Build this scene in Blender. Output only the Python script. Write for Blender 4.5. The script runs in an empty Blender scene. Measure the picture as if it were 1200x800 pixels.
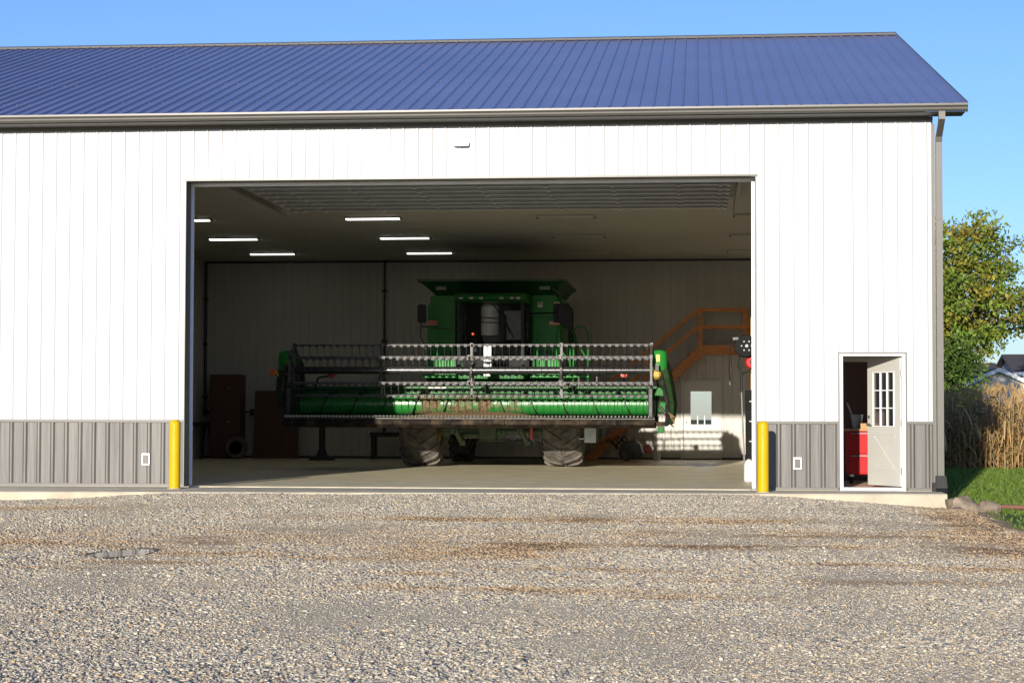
import bpy, math, random
import numpy as np
from mathutils import Vector, Matrix, noise
rnd = random.Random(7)
rng = np.random.default_rng(7)
R = math.radians
scene = bpy.context.scene
COL = scene.collection

# ------------------------------------------------------------------ materials
def new_mat(name):
    m = bpy.data.materials.new(name); m.use_nodes = True
    nt = m.node_tree
    return m, nt, nt.nodes['Principled BSDF']

def mat(name, col, rough=.5, metal=0., var=.12, vscale=3., bump=0., bscale=40., stretch=None,
        dirt=None, dscale=2., damt=.5, dlo=.45, dhi=.7, spec=.5, coat=0.):
    """painted / worn surface: base colour varied by noise, optional dirt patches and bump"""
    m, nt, b = new_mat(name)
    N = nt.nodes; L = nt.links
    tc = N.new('ShaderNodeTexCoord'); mp = N.new('ShaderNodeMapping')
    L.new(tc.outputs['Object'], mp.inputs['Vector'])
    if stretch: mp.inputs['Scale'].default_value = stretch
    n = N.new('ShaderNodeTexNoise'); n.inputs['Scale'].default_value = vscale; n.inputs['Detail'].default_value = 6
    L.new(mp.outputs[0], n.inputs['Vector'])
    mr = N.new('ShaderNodeMapRange'); mr.inputs[1].default_value = .3; mr.inputs[2].default_value = .7
    mr.inputs[3].default_value = 1 - var; mr.inputs[4].default_value = 1 + var
    L.new(n.outputs['Fac'], mr.inputs[0])
    mx = N.new('ShaderNodeVectorMath'); mx.operation = 'SCALE'; mx.inputs[0].default_value = col
    L.new(mr.outputs[0], mx.inputs['Scale'])
    out = mx.outputs[0]
    if dirt:
        n2 = N.new('ShaderNodeTexNoise'); n2.inputs['Scale'].default_value = dscale; n2.inputs['Detail'].default_value = 8
        n2.inputs['Roughness'].default_value = .65
        L.new(mp.outputs[0], n2.inputs['Vector'])
        r2 = N.new('ShaderNodeMapRange'); r2.inputs[1].default_value = dlo; r2.inputs[2].default_value = dhi
        r2.inputs[4].default_value = damt
        L.new(n2.outputs['Fac'], r2.inputs[0])
        mc = N.new('ShaderNodeMix'); mc.data_type = 'RGBA'; mc.inputs[7].default_value = (*dirt, 1)
        L.new(r2.outputs[0], mc.inputs[0]); L.new(out, mc.inputs[6]); out = mc.outputs[2]
        rr = N.new('ShaderNodeMapRange'); rr.inputs[3].default_value = rough; rr.inputs[4].default_value = .9 if name != 'concrete' else .45
        L.new(r2.outputs[0], rr.inputs[0]); L.new(rr.outputs[0], b.inputs['Roughness'])
    else:
        b.inputs['Roughness'].default_value = rough
    L.new(out, b.inputs['Base Color'])
    b.inputs['Metallic'].default_value = metal
    b.inputs['Specular IOR Level'].default_value = spec
    b.inputs['Coat Weight'].default_value = coat
    if bump:
        n3 = N.new('ShaderNodeTexNoise'); n3.inputs['Scale'].default_value = bscale; n3.inputs['Detail'].default_value = 5
        L.new(mp.outputs[0], n3.inputs['Vector'])
        bp = N.new('ShaderNodeBump'); bp.inputs['Strength'].default_value = bump; bp.inputs['Distance'].default_value = .02
        L.new(n3.outputs['Fac'], bp.inputs['Height']); L.new(bp.outputs[0], b.inputs['Normal'])
    return m

def attr_mat(name, rough=.8, bump=0., bscale=60, trans=0.):
    """colour comes from each stone's / leaf's own colour"""
    m, nt, b = new_mat(name); N = nt.nodes; L = nt.links
    a = N.new('ShaderNodeAttribute'); a.attribute_name = 'col'
    L.new(a.outputs['Color'], b.inputs['Base Color']); b.inputs['Roughness'].default_value = rough
    b.inputs['Specular IOR Level'].default_value = .25
    if trans:
        t = N.new('ShaderNodeBsdfTranslucent'); L.new(a.outputs['Color'], t.inputs['Color'])
        mx = N.new('ShaderNodeMixShader'); mx.inputs[0].default_value = trans
        L.new(b.outputs[0], mx.inputs[1]); L.new(t.outputs[0], mx.inputs[2])
        L.new(mx.outputs[0], N['Material Output'].inputs['Surface'])
    return m

def glow_mat(name, col, s):
    m, nt, b = new_mat(name)
    b.inputs['Base Color'].default_value = (.8, .8, .8, 1)
    b.inputs['Emission Color'].default_value = (*col, 1); b.inputs['Emission Strength'].default_value = s
    return m

def glass_mat(name, col=(.02, .025, .025), alpha=.35, rough=.03):
    m, nt, b = new_mat(name)
    b.inputs['Base Color'].default_value = (*col, 1); b.inputs['Roughness'].default_value = rough
    b.inputs['Alpha'].default_value = alpha
    b.inputs['Specular IOR Level'].default_value = .6
    return m

M = {}
M['white'] = mat('white_siding', (.455, .46, .475), .38, var=.035, vscale=1.2, stretch=(1, 1, .15))
M['taupe'] = mat('taupe_siding', (.100, .092, .083), .45, var=.16, vscale=9, stretch=(1, 1, .06), bump=.35, bscale=14,
                 dirt=(.115, .105, .09), dscale=5, damt=.35)
M['trim'] = mat('taupe_trim', (.088, .082, .070), .4, var=.06)
M['roof'] = mat('sky_tinted_roof', (.115, .12, .215), .27, var=.10, vscale=.5, spec=.75)  # charcoal roof; blue of the reflected sky is put into the base colour
M['liner'] = mat('liner_panel', (.44, .425, .385), .40, var=.05, vscale=1.5, stretch=(1, 1, .2))
M['ceil'] = mat('ceiling_panel', (.41, .395, .35), .33, var=.04)
M['vinyl'] = mat('white_vinyl', (.80, .80, .78), .4, var=.03)
M['doorp'] = mat('door_paint', (.50, .49, .445), .4, var=.03)
M['concrete'] = mat('concrete', (.76, .68, .47), .38, var=.15, vscale=2.2, bump=.25, bscale=60, dirt=(.58, .50, .33), dscale=1.3, damt=.6)
M['apron'] = mat('apron_concrete', (.47, .42, .315), .85, var=.12, vscale=3, bump=.3, bscale=70, dirt=(.30, .25, .18), dscale=2, damt=.6)
M['yellow'] = mat('yellow_sleeve', (.50, .33, .006), .4, var=.05, spec=.15, dirt=(.22,.16,.05), dscale=6, damt=.5, dlo=.55, dhi=.75)
M['green'] = mat('green_paint', (.016, .125, .024), .32, var=.08, dirt=(.09, .08, .045), dscale=2.5, damt=.45, dlo=.5, dhi=.8, spec=.12)
M['green_clean'] = mat('green_paint_bright', (.020, .19, .03), .35, var=.05, spec=.15)
M['dkgreen'] = mat('green_steel', (.035, .085, .04), .5, var=.2, dirt=(.10, .085, .06), dscale=6, damt=.7, dlo=.4, dhi=.65)
M['tankgreen'] = mat('dark_green_sheet', (.010, .055, .018), .55, var=.1, spec=.1)
M['chaff'] = mat('chaff_dirt', (.20, .125, .055), .95, var=.45, vscale=25, bump=.8, bscale=60)
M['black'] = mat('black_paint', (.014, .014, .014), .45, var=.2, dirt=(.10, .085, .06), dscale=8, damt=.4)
M['blackp'] = mat('black_plastic', (.012, .012, .013), .5, var=.1, spec=.2)
M['steel'] = mat('worn_steel', (.36, .35, .33), .32, metal=.85, var=.2, vscale=12)
M['tube'] = mat('dark_gloss_tube', (.022, .022, .024), .22, var=.2, spec=.6)
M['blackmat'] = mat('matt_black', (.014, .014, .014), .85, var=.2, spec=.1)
M['glass_reflection'] = mat('pale_reflection', (.70, .72, .72), .4, var=.12, vscale=6)  # pale tone of the windscreen reflection, put into a solid colour
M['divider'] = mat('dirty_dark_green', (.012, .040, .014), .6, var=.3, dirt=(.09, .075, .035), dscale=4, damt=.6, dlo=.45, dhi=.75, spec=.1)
M['grey'] = mat('grey_steel', (.20, .20, .195), .45, metal=.2, var=.15, vscale=10)
M['batmetal'] = mat('reel_bat_metal', (.085, .08, .08), .5, metal=.2, var=.3, vscale=9)
M['tine'] = mat('tine_plastic', (.035, .035, .037), .5, var=.2)
M['skid'] = mat('skid_shoe', (.016, .013, .011), .8, var=.4, vscale=6, bump=.5, bscale=25, dirt=(.10, .072, .045), dscale=4, damt=.85, dlo=.45, dhi=.72, spec=.1)
M['rubber'] = mat('tyre_rubber', (.045, .043, .040), .85, var=.3, vscale=8, bump=.3, bscale=40, dirt=(.17, .15, .125), dscale=4, damt=.85, dlo=.35, dhi=.6)
M['rim'] = mat('yellow_rim', (.45, .30, .02), .45, var=.1, dirt=(.12, .1, .07), dscale=5, damt=.6)
M['wood'] = mat('lumber', (.56, .215, .065), .6, var=.25, vscale=9, stretch=(.3, 2, 2), bump=.15, bscale=50)
M['ply'] = mat('plywood', (.40, .235, .095), .65, var=.12, vscale=4, stretch=(2, 2, .4))
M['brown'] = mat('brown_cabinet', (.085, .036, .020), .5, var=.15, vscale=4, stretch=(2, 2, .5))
M['red'] = mat('red_enamel', (.40, .010, .014), .35, var=.05, spec=.15)
M['redplain'] = mat('red_plastic', (.42, .035, .02), .45, var=.1)
M['orange'] = mat('orange_lens', (.55, .09, .01), .3, var=.05)
M['yel_decal'] = mat('yellow_decal', (.55, .42, .02), .4, var=.03)
M['galv'] = mat('galvanised_door', (.05, .05, .05), .5, metal=.3, var=.1)
M['strut'] = mat('zinc_strut', (.62, .63, .62), .45, metal=.2, var=.1)
M['glass'] = glass_mat('cab_glass', (.010, .013, .013), .28)
M['doorglass'] = glass_mat('door_glass', (.03, .035, .04), .45)
M['clearglass'] = glass_mat('clear_glass', (.02,.025,.03), .10)
M['led'] = glow_mat('led_tube', (1, .97, .9), 5.)
M['ledoff'] = mat('unlit_diffuser', (.42, .39, .33), .4, var=.03)
M['redled'] = glow_mat('red_led', (1, .08, .02), 1.2)
M['silver'] = mat('silver_panel', (.27, .29, .285), .45, metal=.3, var=.15, vscale=6)
M['stone'] = attr_mat('limestone_gravel', .9)
M['leaf'] = attr_mat('leaves', .55, trans=.35)
M['dry'] = attr_mat('dry_corn', .8, trans=.25)
M['bark'] = mat('bark', (.14, .115, .09), .9, var=.3, vscale=8, bump=.6, bscale=20, stretch=(1, 1, .3))
M['rock'] = mat('fieldstone', (.20, .155, .11), .9, var=.4, vscale=7, bump=1., bscale=18)
M['shingle'] = mat('dark_shingles', (.055, .048, .045), .9, var=.2, vscale=6)
M['hsiding'] = mat('house_siding', (.55, .53, .47), .6, var=.04)
M['bluesiding'] = mat('blue_siding', (.30, .33, .38), .6, var=.04)
M['hose'] = mat('hose_red', (.16, .06, .04), .6, var=.1)
M['whitep'] = mat('white_plastic', (.62, .62, .58), .45, var=.05)
M['winglass'] = mat('dark_window', (.02, .025, .03), .06, var=.1)

# ------------------------------------------------------------------ mesh builder
class MB:
    def __init__(s): s.v = []; s.f = []
    def add(s, vs, fs):
        o = len(s.v); s.v += [tuple(p) for p in vs]; s.f += [tuple(i + o for i in f) for f in fs]; return s
    def box(s, x0, x1, y0, y1, z0, z1):
        return s.add([(x0,y0,z0),(x1,y0,z0),(x1,y1,z0),(x0,y1,z0),(x0,y0,z1),(x1,y0,z1),(x1,y1,z1),(x0,y1,z1)],
              [(3,2,1,0),(4,5,6,7),(0,1,5,4),(1,2,6,5),(2,3,7,6),(3,0,4,7)])
    def beam(s, p0, p1, w, h, up=(0,0,1)):
        """rectangular bar from p0 to p1: w sideways, h along up"""
        p0 = Vector(p0); p1 = Vector(p1); d = (p1-p0).normalized(); u = Vector(up)
        sd = d.cross(u)
        if sd.length < 1e-4: sd = d.cross(Vector((1,0,0)))
        sd.normalize(); u = sd.cross(d).normalized()
        q = []
        for p in (p0, p1):
            for a, b in ((-1,-1),(1,-1),(1,1),(-1,1)): q.append(p + sd*a*w/2 + u*b*h/2)
        return s.add(q, [(3,2,1,0),(4,5,6,7),(0,1,5,4),(1,2,6,5),(2,3,7,6),(3,0,4,7)])
    def tube(s, pts, r, n=8, r1=None, caps=True):
        pts = [Vector(p) for p in pts]; k = len(pts); vs = []; fs = []
        prev = None
        for i, p in enumerate(pts):
            d = (pts[min(i+1,k-1)] - pts[max(i-1,0)]).normalized()
            if prev is None:
                a = d.cross(Vector((0,0,1)))
                if a.length < 1e-3: a = d.cross(Vector((1,0,0)))
            else:
                a = prev - d*prev.dot(d)
            a.normalize(); prev = a; b = d.cross(a)
            rr = r if r1 is None else r + (r1-r)*i/(k-1)
            for j in range(n):
                t = 2*math.pi*j/n; vs.append(p + a*math.cos(t)*rr + b*math.sin(t)*rr)
        for i in range(k-1):
            for j in range(n):
                fs.append((i*n+j, i*n+(j+1)%n, (i+1)*n+(j+1)%n, (i+1)*n+j))
        if caps: fs.append(tuple(range(n))[::-1]); fs.append(tuple((k-1)*n+j for j in range(n)))
        return s.add(vs, fs)
    def lathe(s, prof, c, axis='x', n=32):
        """prof: list of (radius, offset along axis)"""
        vs = []; fs = []; c = Vector(c); k = len(prof)
        for r, h in prof:
            for j in range(n):
                t = 2*math.pi*j/n; a, b = math.cos(t)*r, math.sin(t)*r
                vs.append(c + Vector({'x':(h,a,b),'y':(a,h,b),'z':(a,b,h)}[axis]))
        for i in range(k-1):
            for j in range(n): fs.append((i*n+j, i*n+(j+1)%n, (i+1)*n+(j+1)%n, (i+1)*n+j))
        if prof[0][0] > 1e-4: fs.append(tuple(range(n))[::-1])
        if prof[-1][0] > 1e-4: fs.append(tuple((k-1)*n+j for j in range(n)))
        return s.add(vs, fs)
    def prism(s, poly, axis, a0, a1):
        """closed 2-D polygon pushed along an axis; x: (y,z), y: (x,z), z: (x,y)"""
        k = len(poly); vs = []
        for a in (a0, a1):
            for p, q in poly: vs.append({'x':(a,p,q),'y':(p,a,q),'z':(p,q,a)}[axis])
        fs = [tuple(range(k))[::-1], tuple(range(k, 2*k))] + [(i, (i+1)%k, k+(i+1)%k, k+i) for i in range(k)]
        return s.add(vs, fs)
    def loft(s, rings):
        k = len(rings[0]); vs = [p for r in rings for p in r]; fs = []
        for i in range(len(rings)-1):
            for j in range(k): fs.append((i*k+j, i*k+(j+1)%k, (i+1)*k+(j+1)%k, (i+1)*k+j))
        fs.append(tuple(range(k))[::-1]); fs.append(tuple((len(rings)-1)*k+j for j in range(k)))
        return s.add(vs, fs)
    def build(s, name, m, parent=None, smooth=False, bevel=0., fix=True):
        off = Vector((0,0,0)); p = parent
        while p is not None: off += p.location; p = p.parent
        me = bpy.data.meshes.new(name)
        me.from_pydata([(a-off.x, b-off.y, c-off.z) for a,b,c in s.v], [], s.f)
        if fix:
            import bmesh
            bm = bmesh.new(); bm.from_mesh(me); bmesh.ops.recalc_face_normals(bm, faces=bm.faces); bm.to_mesh(me); bm.free()
        me.materials.append(m if not isinstance(m, str) else M[m])
        if smooth:
            for q in me.polygons: q.use_smooth = True
            me.set_sharp_from_angle(angle=R(40))
        o = bpy.data.objects.new(name, me); COL.objects.link(o)
        if parent: o.parent = parent
        if bevel:
            b = o.modifiers.new('bevel', 'BEVEL'); b.width = bevel; b.segments = 2; b.limit_method = 'ANGLE'; b.angle_limit = R(40)
        return o

def tag(o, label=None, cat=None, group=None, kind=None):
    if label: o['label'] = label
    if cat: o['category'] = cat
    if group: o['group'] = group
    if kind: o['kind'] = kind
    return o
def thing(name, loc, label, cat, group=None):
    o = bpy.data.objects.new(name, None); o.location = loc; o.empty_display_size = .2; COL.objects.link(o)
    return tag(o, label, cat, group)
def fast_mesh(name, V, F, m, cols=None, smooth=False):
    """numpy verts (n,3), faces (m,k), per-vertex colours"""
    me = bpy.data.meshes.new(name); k = F.shape[1]
    me.vertices.add(len(V)); me.vertices.foreach_set('co', V.astype(np.float32).ravel())
    me.loops.add(F.size); me.loops.foreach_set('vertex_index', F.astype(np.int32).ravel())
    me.polygons.add(len(F)); me.polygons.foreach_set('loop_start', np.arange(0, F.size, k, dtype=np.int32))
    me.update(calc_edges=True)
    if cols is not None:
        a = me.color_attributes.new('col', 'FLOAT_COLOR', 'POINT')
        a.data.foreach_set('color', np.concatenate([cols, np.ones((len(cols),1))], 1).astype(np.float32).ravel())
    if smooth: me.polygons.foreach_set('use_smooth', np.ones(len(F), dtype=bool))
    me.materials.append(m)
    o = bpy.data.objects.new(name, me); COL.objects.link(o)
    return o
def copy_tree(o, parent=None):
    c = o.copy(); COL.objects.link(c)
    if parent: c.parent = parent
    for ch in [x for x in bpy.data.objects if x.parent == o]: copy_tree(ch, c)
    return c
def nz(x, y, s, seed=0.):
    return noise.noise((x*s+seed, y*s-seed, seed*.37))

# ------------------------------------------------------------------ ground
APX = (-14., 11.95)
def apron_edge(x): return -2.25 + (x+4)*(1.30/15.9)
def interp(x, xs, ys): return float(np.interp(x, xs, ys))
def smooth(t): t = max(0., min(1., t)); return t*t*(3-2*t)
PUD = (2.60, -11.75, .25, .55)
def pud(x, y):
    return math.hypot((x-PUD[0])/PUD[2], (y-PUD[1])/PUD[3]) + .45*nz(x, y*.6, 3.5, 5)
def hgt(x, y):
    d = max(0., apron_edge(x) - y)
    base = -.035 - .0158*d
    ge = interp(x, (-4,-3,-1.2,.1,1.5,8.6,9.6,10.6,11.5,12.2), (-.17,-.16,-.12,-.045,-.03,-.03,-.06,-.13,-.22,-.27))
    h = base + (ge+.035)*math.exp(-d/2.2)
    if y > apron_edge(x) and x < 12.2: h = -.45
    side = smooth((x-11.7)/.9)
    hs = -.27 - .005*max(0, y+2) if y > -2 else -.27 + .0*y
    hs = min(hs, -.2); hs = max(hs, -.42)
    h = h*(1-side) + side*min(hs, base if y < -6 else hs)
    h += .014*nz(x, y*1.3, .55, 2) + .007*nz(x, y, 1.9, 8)
    if abs(x-PUD[0]) < 1.2 and abs(y-PUD[1]) < 1.6:
        q = pud(x, y); h = (-.198-.014*smooth((1.3-q)/.5)) if q < 1.3 else h*smooth((q-1.3)/1.)-.198*(1-smooth((q-1.3)/1.))
    return h
BL = [(6.4,-6.6,2.3,.30,.95),(7.9,-6.9,1.2,.2,.7),(5.0,-6.9,.5,.2,.8),(6.15,-10.9,.6,.6,1.9),(7.3,-10.5,1.0,.17,.9),(5.2,-12.1,.6,.22,.8),(6.9,-14.7,1.1,.16,.9),
      (7.9,-15.1,.7,.12,.8),(8.6,-10.5,.6,.22,.85),(9.9,-10.4,.55,.14,.9),(9.6,-12.3,.5,.12,.8),(11.3,-12.6,.8,.25,1.),(1.4,-10.6,2.6,.75,.55),(-.7,-5.2,1.3,.25,.9),(3.6,-11.9,.6,.2,.8),
      (3.3,-12.8,.9,.12,.7),(2.2,-13.3,.8,.10,.6),(9.3,-13.8,1.6,.15,.55),(6,-9,4,.8,.30),(9.7,-8.7,1.6,.3,.5),(11.6,-9.5,.8,1.2,.7),
      (11.75,-6,.45,2.6,1.4),(12.1,-2.6,.5,1.6,1.4),(11.9,-10.8,.7,.5,1.),(7.2,-13.0,.9,.16,.6),(5.9,-13.6,.4,.1,.7)]
def dirt(x, y):
    s = 0.
    for cx, cy, sx, sy, a in BL:
        q = ((x-cx)/sx)**2 + ((y-cy)/(sy*1.25))**2
        if q < 9: s += a*math.exp(-q*.7)
    s *= .85 + 1.25*nz(x*.8, y*2.2, 1.4, 3) + .8*nz(x, y*1.6, 5., 6)
    return max(0., min(1., s*1.05))
def lawn_edge(y):     # x where the grass begins
    return interp(y, (-14,-9,-6.5,-4,-1.6,-.5,0,30), (12.9,12.15,12.0,12.15,12.45,12.2,12.05,12.0))

gx = np.concatenate([[-600,-300,-120,-60,-30,-14,-8], np.arange(-5, 15.01, .12), np.arange(15.5, 30, .8), [35,50,90,200,600]])
gy = np.concatenate([[-600,-200,-80,-40,-28], np.arange(-23, -.4, .10), np.arange(0, 30, .8), [33,40,60,100,200,600]])
nx, ny = len(gx), len(gy)
V = np.zeros((ny, nx, 3)); Cc = np.zeros((ny, nx, 3))
for j, y in enumerate(gy):
    for i, x in enumerate(gx):
        far = abs(x) > 31 or y > 31 or y < -24
        V[j, i] = (x, y, hgt(x, y) if not far else (-.42 if y > -2 else -.36))
        dm = 0. if far else dirt(x, y)
        g = 0.
        if y > -.5 or x > 13: g = 1.
        if not far and -15 < y < .5: g = max(g if x > 13 else 0., smooth((x-lawn_edge(y))/.25))
        Cc[j, i] = (dm, g if (y > -15 or x > 14) else 0, smooth((1.5-pud(x, y))/.5) if not far else 0)
idx = np.arange(nx*ny).reshape(ny, nx)
F = np.stack([idx[:-1,:-1], idx[:-1,1:], idx[1:,1:], idx[1:,:-1]], -1).reshape(-1, 4)
m, nt, b = new_mat('gravel_ground'); N = nt.nodes; L = nt.links
tc = N.new('ShaderNodeTexCoord')
vo = N.new('ShaderNodeTexVoronoi'); vo.inputs['Scale'].default_value = 62; L.new(tc.outputs['Object'], vo.inputs['Vector'])
cr = N.new('ShaderNodeValToRGB'); sp = N.new('ShaderNodeSeparateColor'); L.new(vo.outputs['Color'], sp.inputs[0]); L.new(sp.outputs[0], cr.inputs[0])
el = cr.color_ramp.elements; el[0].color = (.38,.31,.20,1); el[1].color = (.62,.52,.36,1); e = el.new(.5); e.color = (.50,.415,.275,1)
at = N.new('ShaderNodeAttribute'); at.attribute_name = 'col'; sa = N.new('ShaderNodeSeparateColor'); L.new(at.outputs['Color'], sa.inputs[0])
nd = N.new('ShaderNodeTexNoise'); nd.inputs['Scale'].default_value = 9; nd.inputs['Detail'].default_value = 8; L.new(tc.outputs['Object'], nd.inputs['Vector'])
cd_ = N.new('ShaderNodeValToRGB'); L.new(nd.outputs['Fac'], cd_.inputs[0])
cd_.color_ramp.elements[0].position = .35; cd_.color_ramp.elements[0].color = (.20,.115,.05,1); cd_.color_ramp.elements[1].position = .7; cd_.color_ramp.elements[1].color = (.48,.31,.15,1)
m1 = N.new('ShaderNodeMix'); m1.data_type = 'RGBA'; L.new(sa.outputs[0], m1.inputs[0]); L.new(cr.outputs[0], m1.inputs[6]); L.new(cd_.outputs[0], m1.inputs[7])
m2 = N.new('ShaderNodeMix'); m2.data_type = 'RGBA'; L.new(sa.outputs[1], m2.inputs[0]); L.new(m1.outputs[2], m2.inputs[6]); m2.inputs[7].default_value = (.060,.085,.020,1)
m3 = N.new('ShaderNodeMix'); m3.data_type = 'RGBA'; L.new(sa.outputs[2], m3.inputs[0]); L.new(m2.outputs[2], m3.inputs[6]); m3.inputs[7].default_value = (.075,.065,.05,1)
L.new(m3.outputs[2], b.inputs['Base Color']); b.inputs['Roughness'].default_value = .95; b.inputs['Specular IOR Level'].default_value = .2
bp = N.new('ShaderNodeBump'); bp.inputs['Strength'].default_value = .7; bp.inputs['Distance'].default_value = .010; bp.invert = True
L.new(vo.outputs['Distance'], bp.inputs['Height']); L.new(bp.outputs[0], b.inputs['Normal'])
g = fast_mesh('ground', V.reshape(-1,3), F, m, Cc.reshape(-1,3), smooth=True); tag(g, kind='structure')

# puddle: still water in a shallow hollow
pm, nt, b = new_mat('puddle_water'); b.inputs['Base Color'].default_value = (.05,.045,.035,1); b.inputs['Roughness'].default_value = .04; b.inputs['IOR'].default_value = 1.33; b.inputs['Specular IOR Level'].default_value = 1.
pn = nt.nodes.new('ShaderNodeTexNoise'); pn.inputs['Scale'].default_value = 9; pt = nt.nodes.new('ShaderNodeTexCoord'); pb = nt.nodes.new('ShaderNodeBump'); pb.inputs['Strength'].default_value = .35; pb.inputs['Distance'].default_value = .005
nt.links.new(pt.outputs['Object'], pn.inputs['Vector']); nt.links.new(pn.outputs['Fac'], pb.inputs['Height']); nt.links.new(pb.outputs[0], b.inputs['Normal'])
ring = []
for k in range(64):
    t = 2*math.pi*k/64; rr = 1.05
    ring.append((PUD[0]+math.cos(t)*PUD[2]*rr*(1+.15*nz(math.cos(t), math.sin(t), 2.2, 4)), PUD[1]+math.sin(t)*PUD[3]*rr*(1+.15*nz(math.cos(t), math.sin(t), 2.2, 9)), -.1995))
tag(MB().add(ring, [tuple(range(64))]).build('puddle', pm, fix=False), kind='structure')

# ---- loose stones (too many to count)
def stones():
    P = []; 
    cam = (8.21, -30.15)
    zones = [(-20.6,-17.5,5200),(-17.5,-14,3800),(-14,-11,2600),(-11,-8,1900),(-8,-5,1450),(-5,-1.,1200)]
    pts = []
    for y0, y1, den in zones:
        dmid = (y0+y1)/2+30.15; d1 = y1+30.15
        xa = 8.2-(830*d1/2240); xb = 8.2+(400*d1/2240)
        n = int(den*(xb-xa)*(y1-y0))
        xs = rng.uniform(xa, xb, n); ys = rng.uniform(y0, y1, n); u = rng.random(n)
        for x, y, uu in zip(xs, ys, u):
            if y > apron_edge(x)-.01 and x < 11.95: continue
            if x > 11.9 and y > -1.4: continue
            if x > lawn_edge(y)-.25*uu: continue
            if abs(x-PUD[0])<.8 and abs(y-PUD[1])<1.2 and pud(x, y) < 1.12+.25*uu: continue
            dd = dirt(x, y)
            if uu < dd*.62: continue
            pts.append((x, y, dd, dmid))
    P = np.array(pts); n = len(P)
    big = np.array([nz(x, y*.8, .8, 11)+.6*nz(x, y, .3, 4) for x, y in P[:,:2]])
    keep = rng.random(n) > np.clip(-big*1.0, 0, .3); P = P[keep]; big = big[keep]; n = len(P)
    size = .0041*np.exp(rng.normal(0, .45, n))*(1+.42*np.clip(big*1.6, -.9, 1)) * np.interp(P[:,3], (10,28), (1.0,1.3))
    size[rng.random(n) < .012] *= 1.8
    size = np.minimum(size, .0135)
    base = np.array([(x,y,z) for x in(-1,1) for y in(-1,1) for z in(-1,1)], float)
    VV = base[None] * (1 + rng.uniform(-.42,.42,(n,8,3)))
    VV *= (rng.uniform(.65,1.35,(n,1,3)) * np.array([1,1,.46]))
    a = rng.uniform(0, 2*np.pi, n); b_ = rng.normal(0,.45,n); ca, sa_, cb, sb = np.cos(a)[:,None], np.sin(a)[:,None], np.cos(b_)[:,None], np.sin(b_)[:,None]
    x = VV[:,:,0]*cb+VV[:,:,2]*sb; z = -VV[:,:,0]*sb+VV[:,:,2]*cb; y = VV[:,:,1]
    X = x*ca-y*sa_; Y = x*sa_+y*ca
    hz = np.array([hgt(px, py) for px, py in P[:,:2]])
    Q = np.stack([X*size[:,None]+P[:,0:1], Y*size[:,None]+P[:,1:2], z*size[:,None]+(hz+size*.06)[:,None]], -1)
    pal = np.array([(.40,.37,.315),(.46,.42,.345),(.31,.29,.26),(.19,.185,.185),(.54,.50,.42),(.46,.36,.23),(.36,.26,.155),(.29,.275,.27)])
    ci = rng.choice(8, n, p=[.23,.19,.17,.11,.10,.10,.05,.05])
    c = pal[ci]*rng.uniform(.85,1.2,(n,1))*np.array([1.02,.995,.925])
    br = np.array([.37,.25,.135]); tan = np.array([max(0,nz(x,y*1.7,.5,21)+.15) for x,y in P[:,:2]])[:,None]; k = np.clip(P[:,2:3]*1.05+tan*.14, 0, .8); c = c*(1-k)+br*k
    Cv = np.repeat(c, 8, 0)
    q = np.array([(0,1,3,2),(4,6,7,5),(0,4,5,1),(2,3,7,6),(0,2,6,4),(1,5,7,3)])
    FF = (q[None]+(np.arange(n)*8)[:,None,None]).reshape(-1,4)
    o = fast_mesh('gravel', Q.reshape(-1,3), FF, M['stone'], Cv)
    tag(o, 'loose grey and tan crushed limestone gravel of the yard', 'gravel', kind='stuff')
    return n
NST = stones()

# ---- clods of brown mud and a few bigger stones are part of the loose gravel; lawn grass
def grass():
    n = 90000
    xs = rng.uniform(11.9, 24, n*2); ys = -14 + 41*rng.random(n*2)**1.25
    keep = []
    for x, y in zip(xs, ys):
        e = lawn_edge(y)
        dns = 1. if x > e+.35 else (.5 if x > e else (.05 if x > e-.6 and nz(x,y,1.7,3) > .18 and y < -.8 else 0))
        if y < -2 and x < e+.7: dns *= max(0., .75+1.6*nz(x, y, .9, 1))
        if rnd.random() < dns: keep.append((x, y))
        if len(keep) >= n: break
    P = np.array(keep); n = len(P)
    hz = np.array([hgt(x, y) for x, y in P])
    H = rng.uniform(.03,.085,n)*np.interp(P[:,1], (-8,5,26), (.7,1.,1.5)); W = rng.uniform(.008,.016,n)*np.interp(P[:,1], (-8,26), (1,2.2))
    a = rng.uniform(0,2*np.pi,n); ln = rng.normal(0,.5,(n,2))
    Q = np.zeros((n,3,3)); dx, dy = np.cos(a)*W, np.sin(a)*W
    Q[:,0] = np.stack([P[:,0]-dx, P[:,1]-dy, hz],-1); Q[:,1] = np.stack([P[:,0]+dx, P[:,1]+dy, hz],-1)
    Q[:,2] = np.stack([P[:,0]+ln[:,0]*H, P[:,1]+ln[:,1]*H, hz+H],-1)
    c = np.array([.125,.205,.03])*rng.uniform(.65,1.35,(n,1)); yl = rng.random(n) < .12; c[yl] = np.array([.20,.19,.06])*rng.uniform(.7,1.2,(yl.sum(),1))
    o = fast_mesh('grass', Q.reshape(-1,3), np.arange(n*3).reshape(-1,3), M['leaf'], np.repeat(c,3,0))
    tag(o, 'short green lawn beside the shed in front of the corn', 'grass', kind='stuff')
grass()

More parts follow.
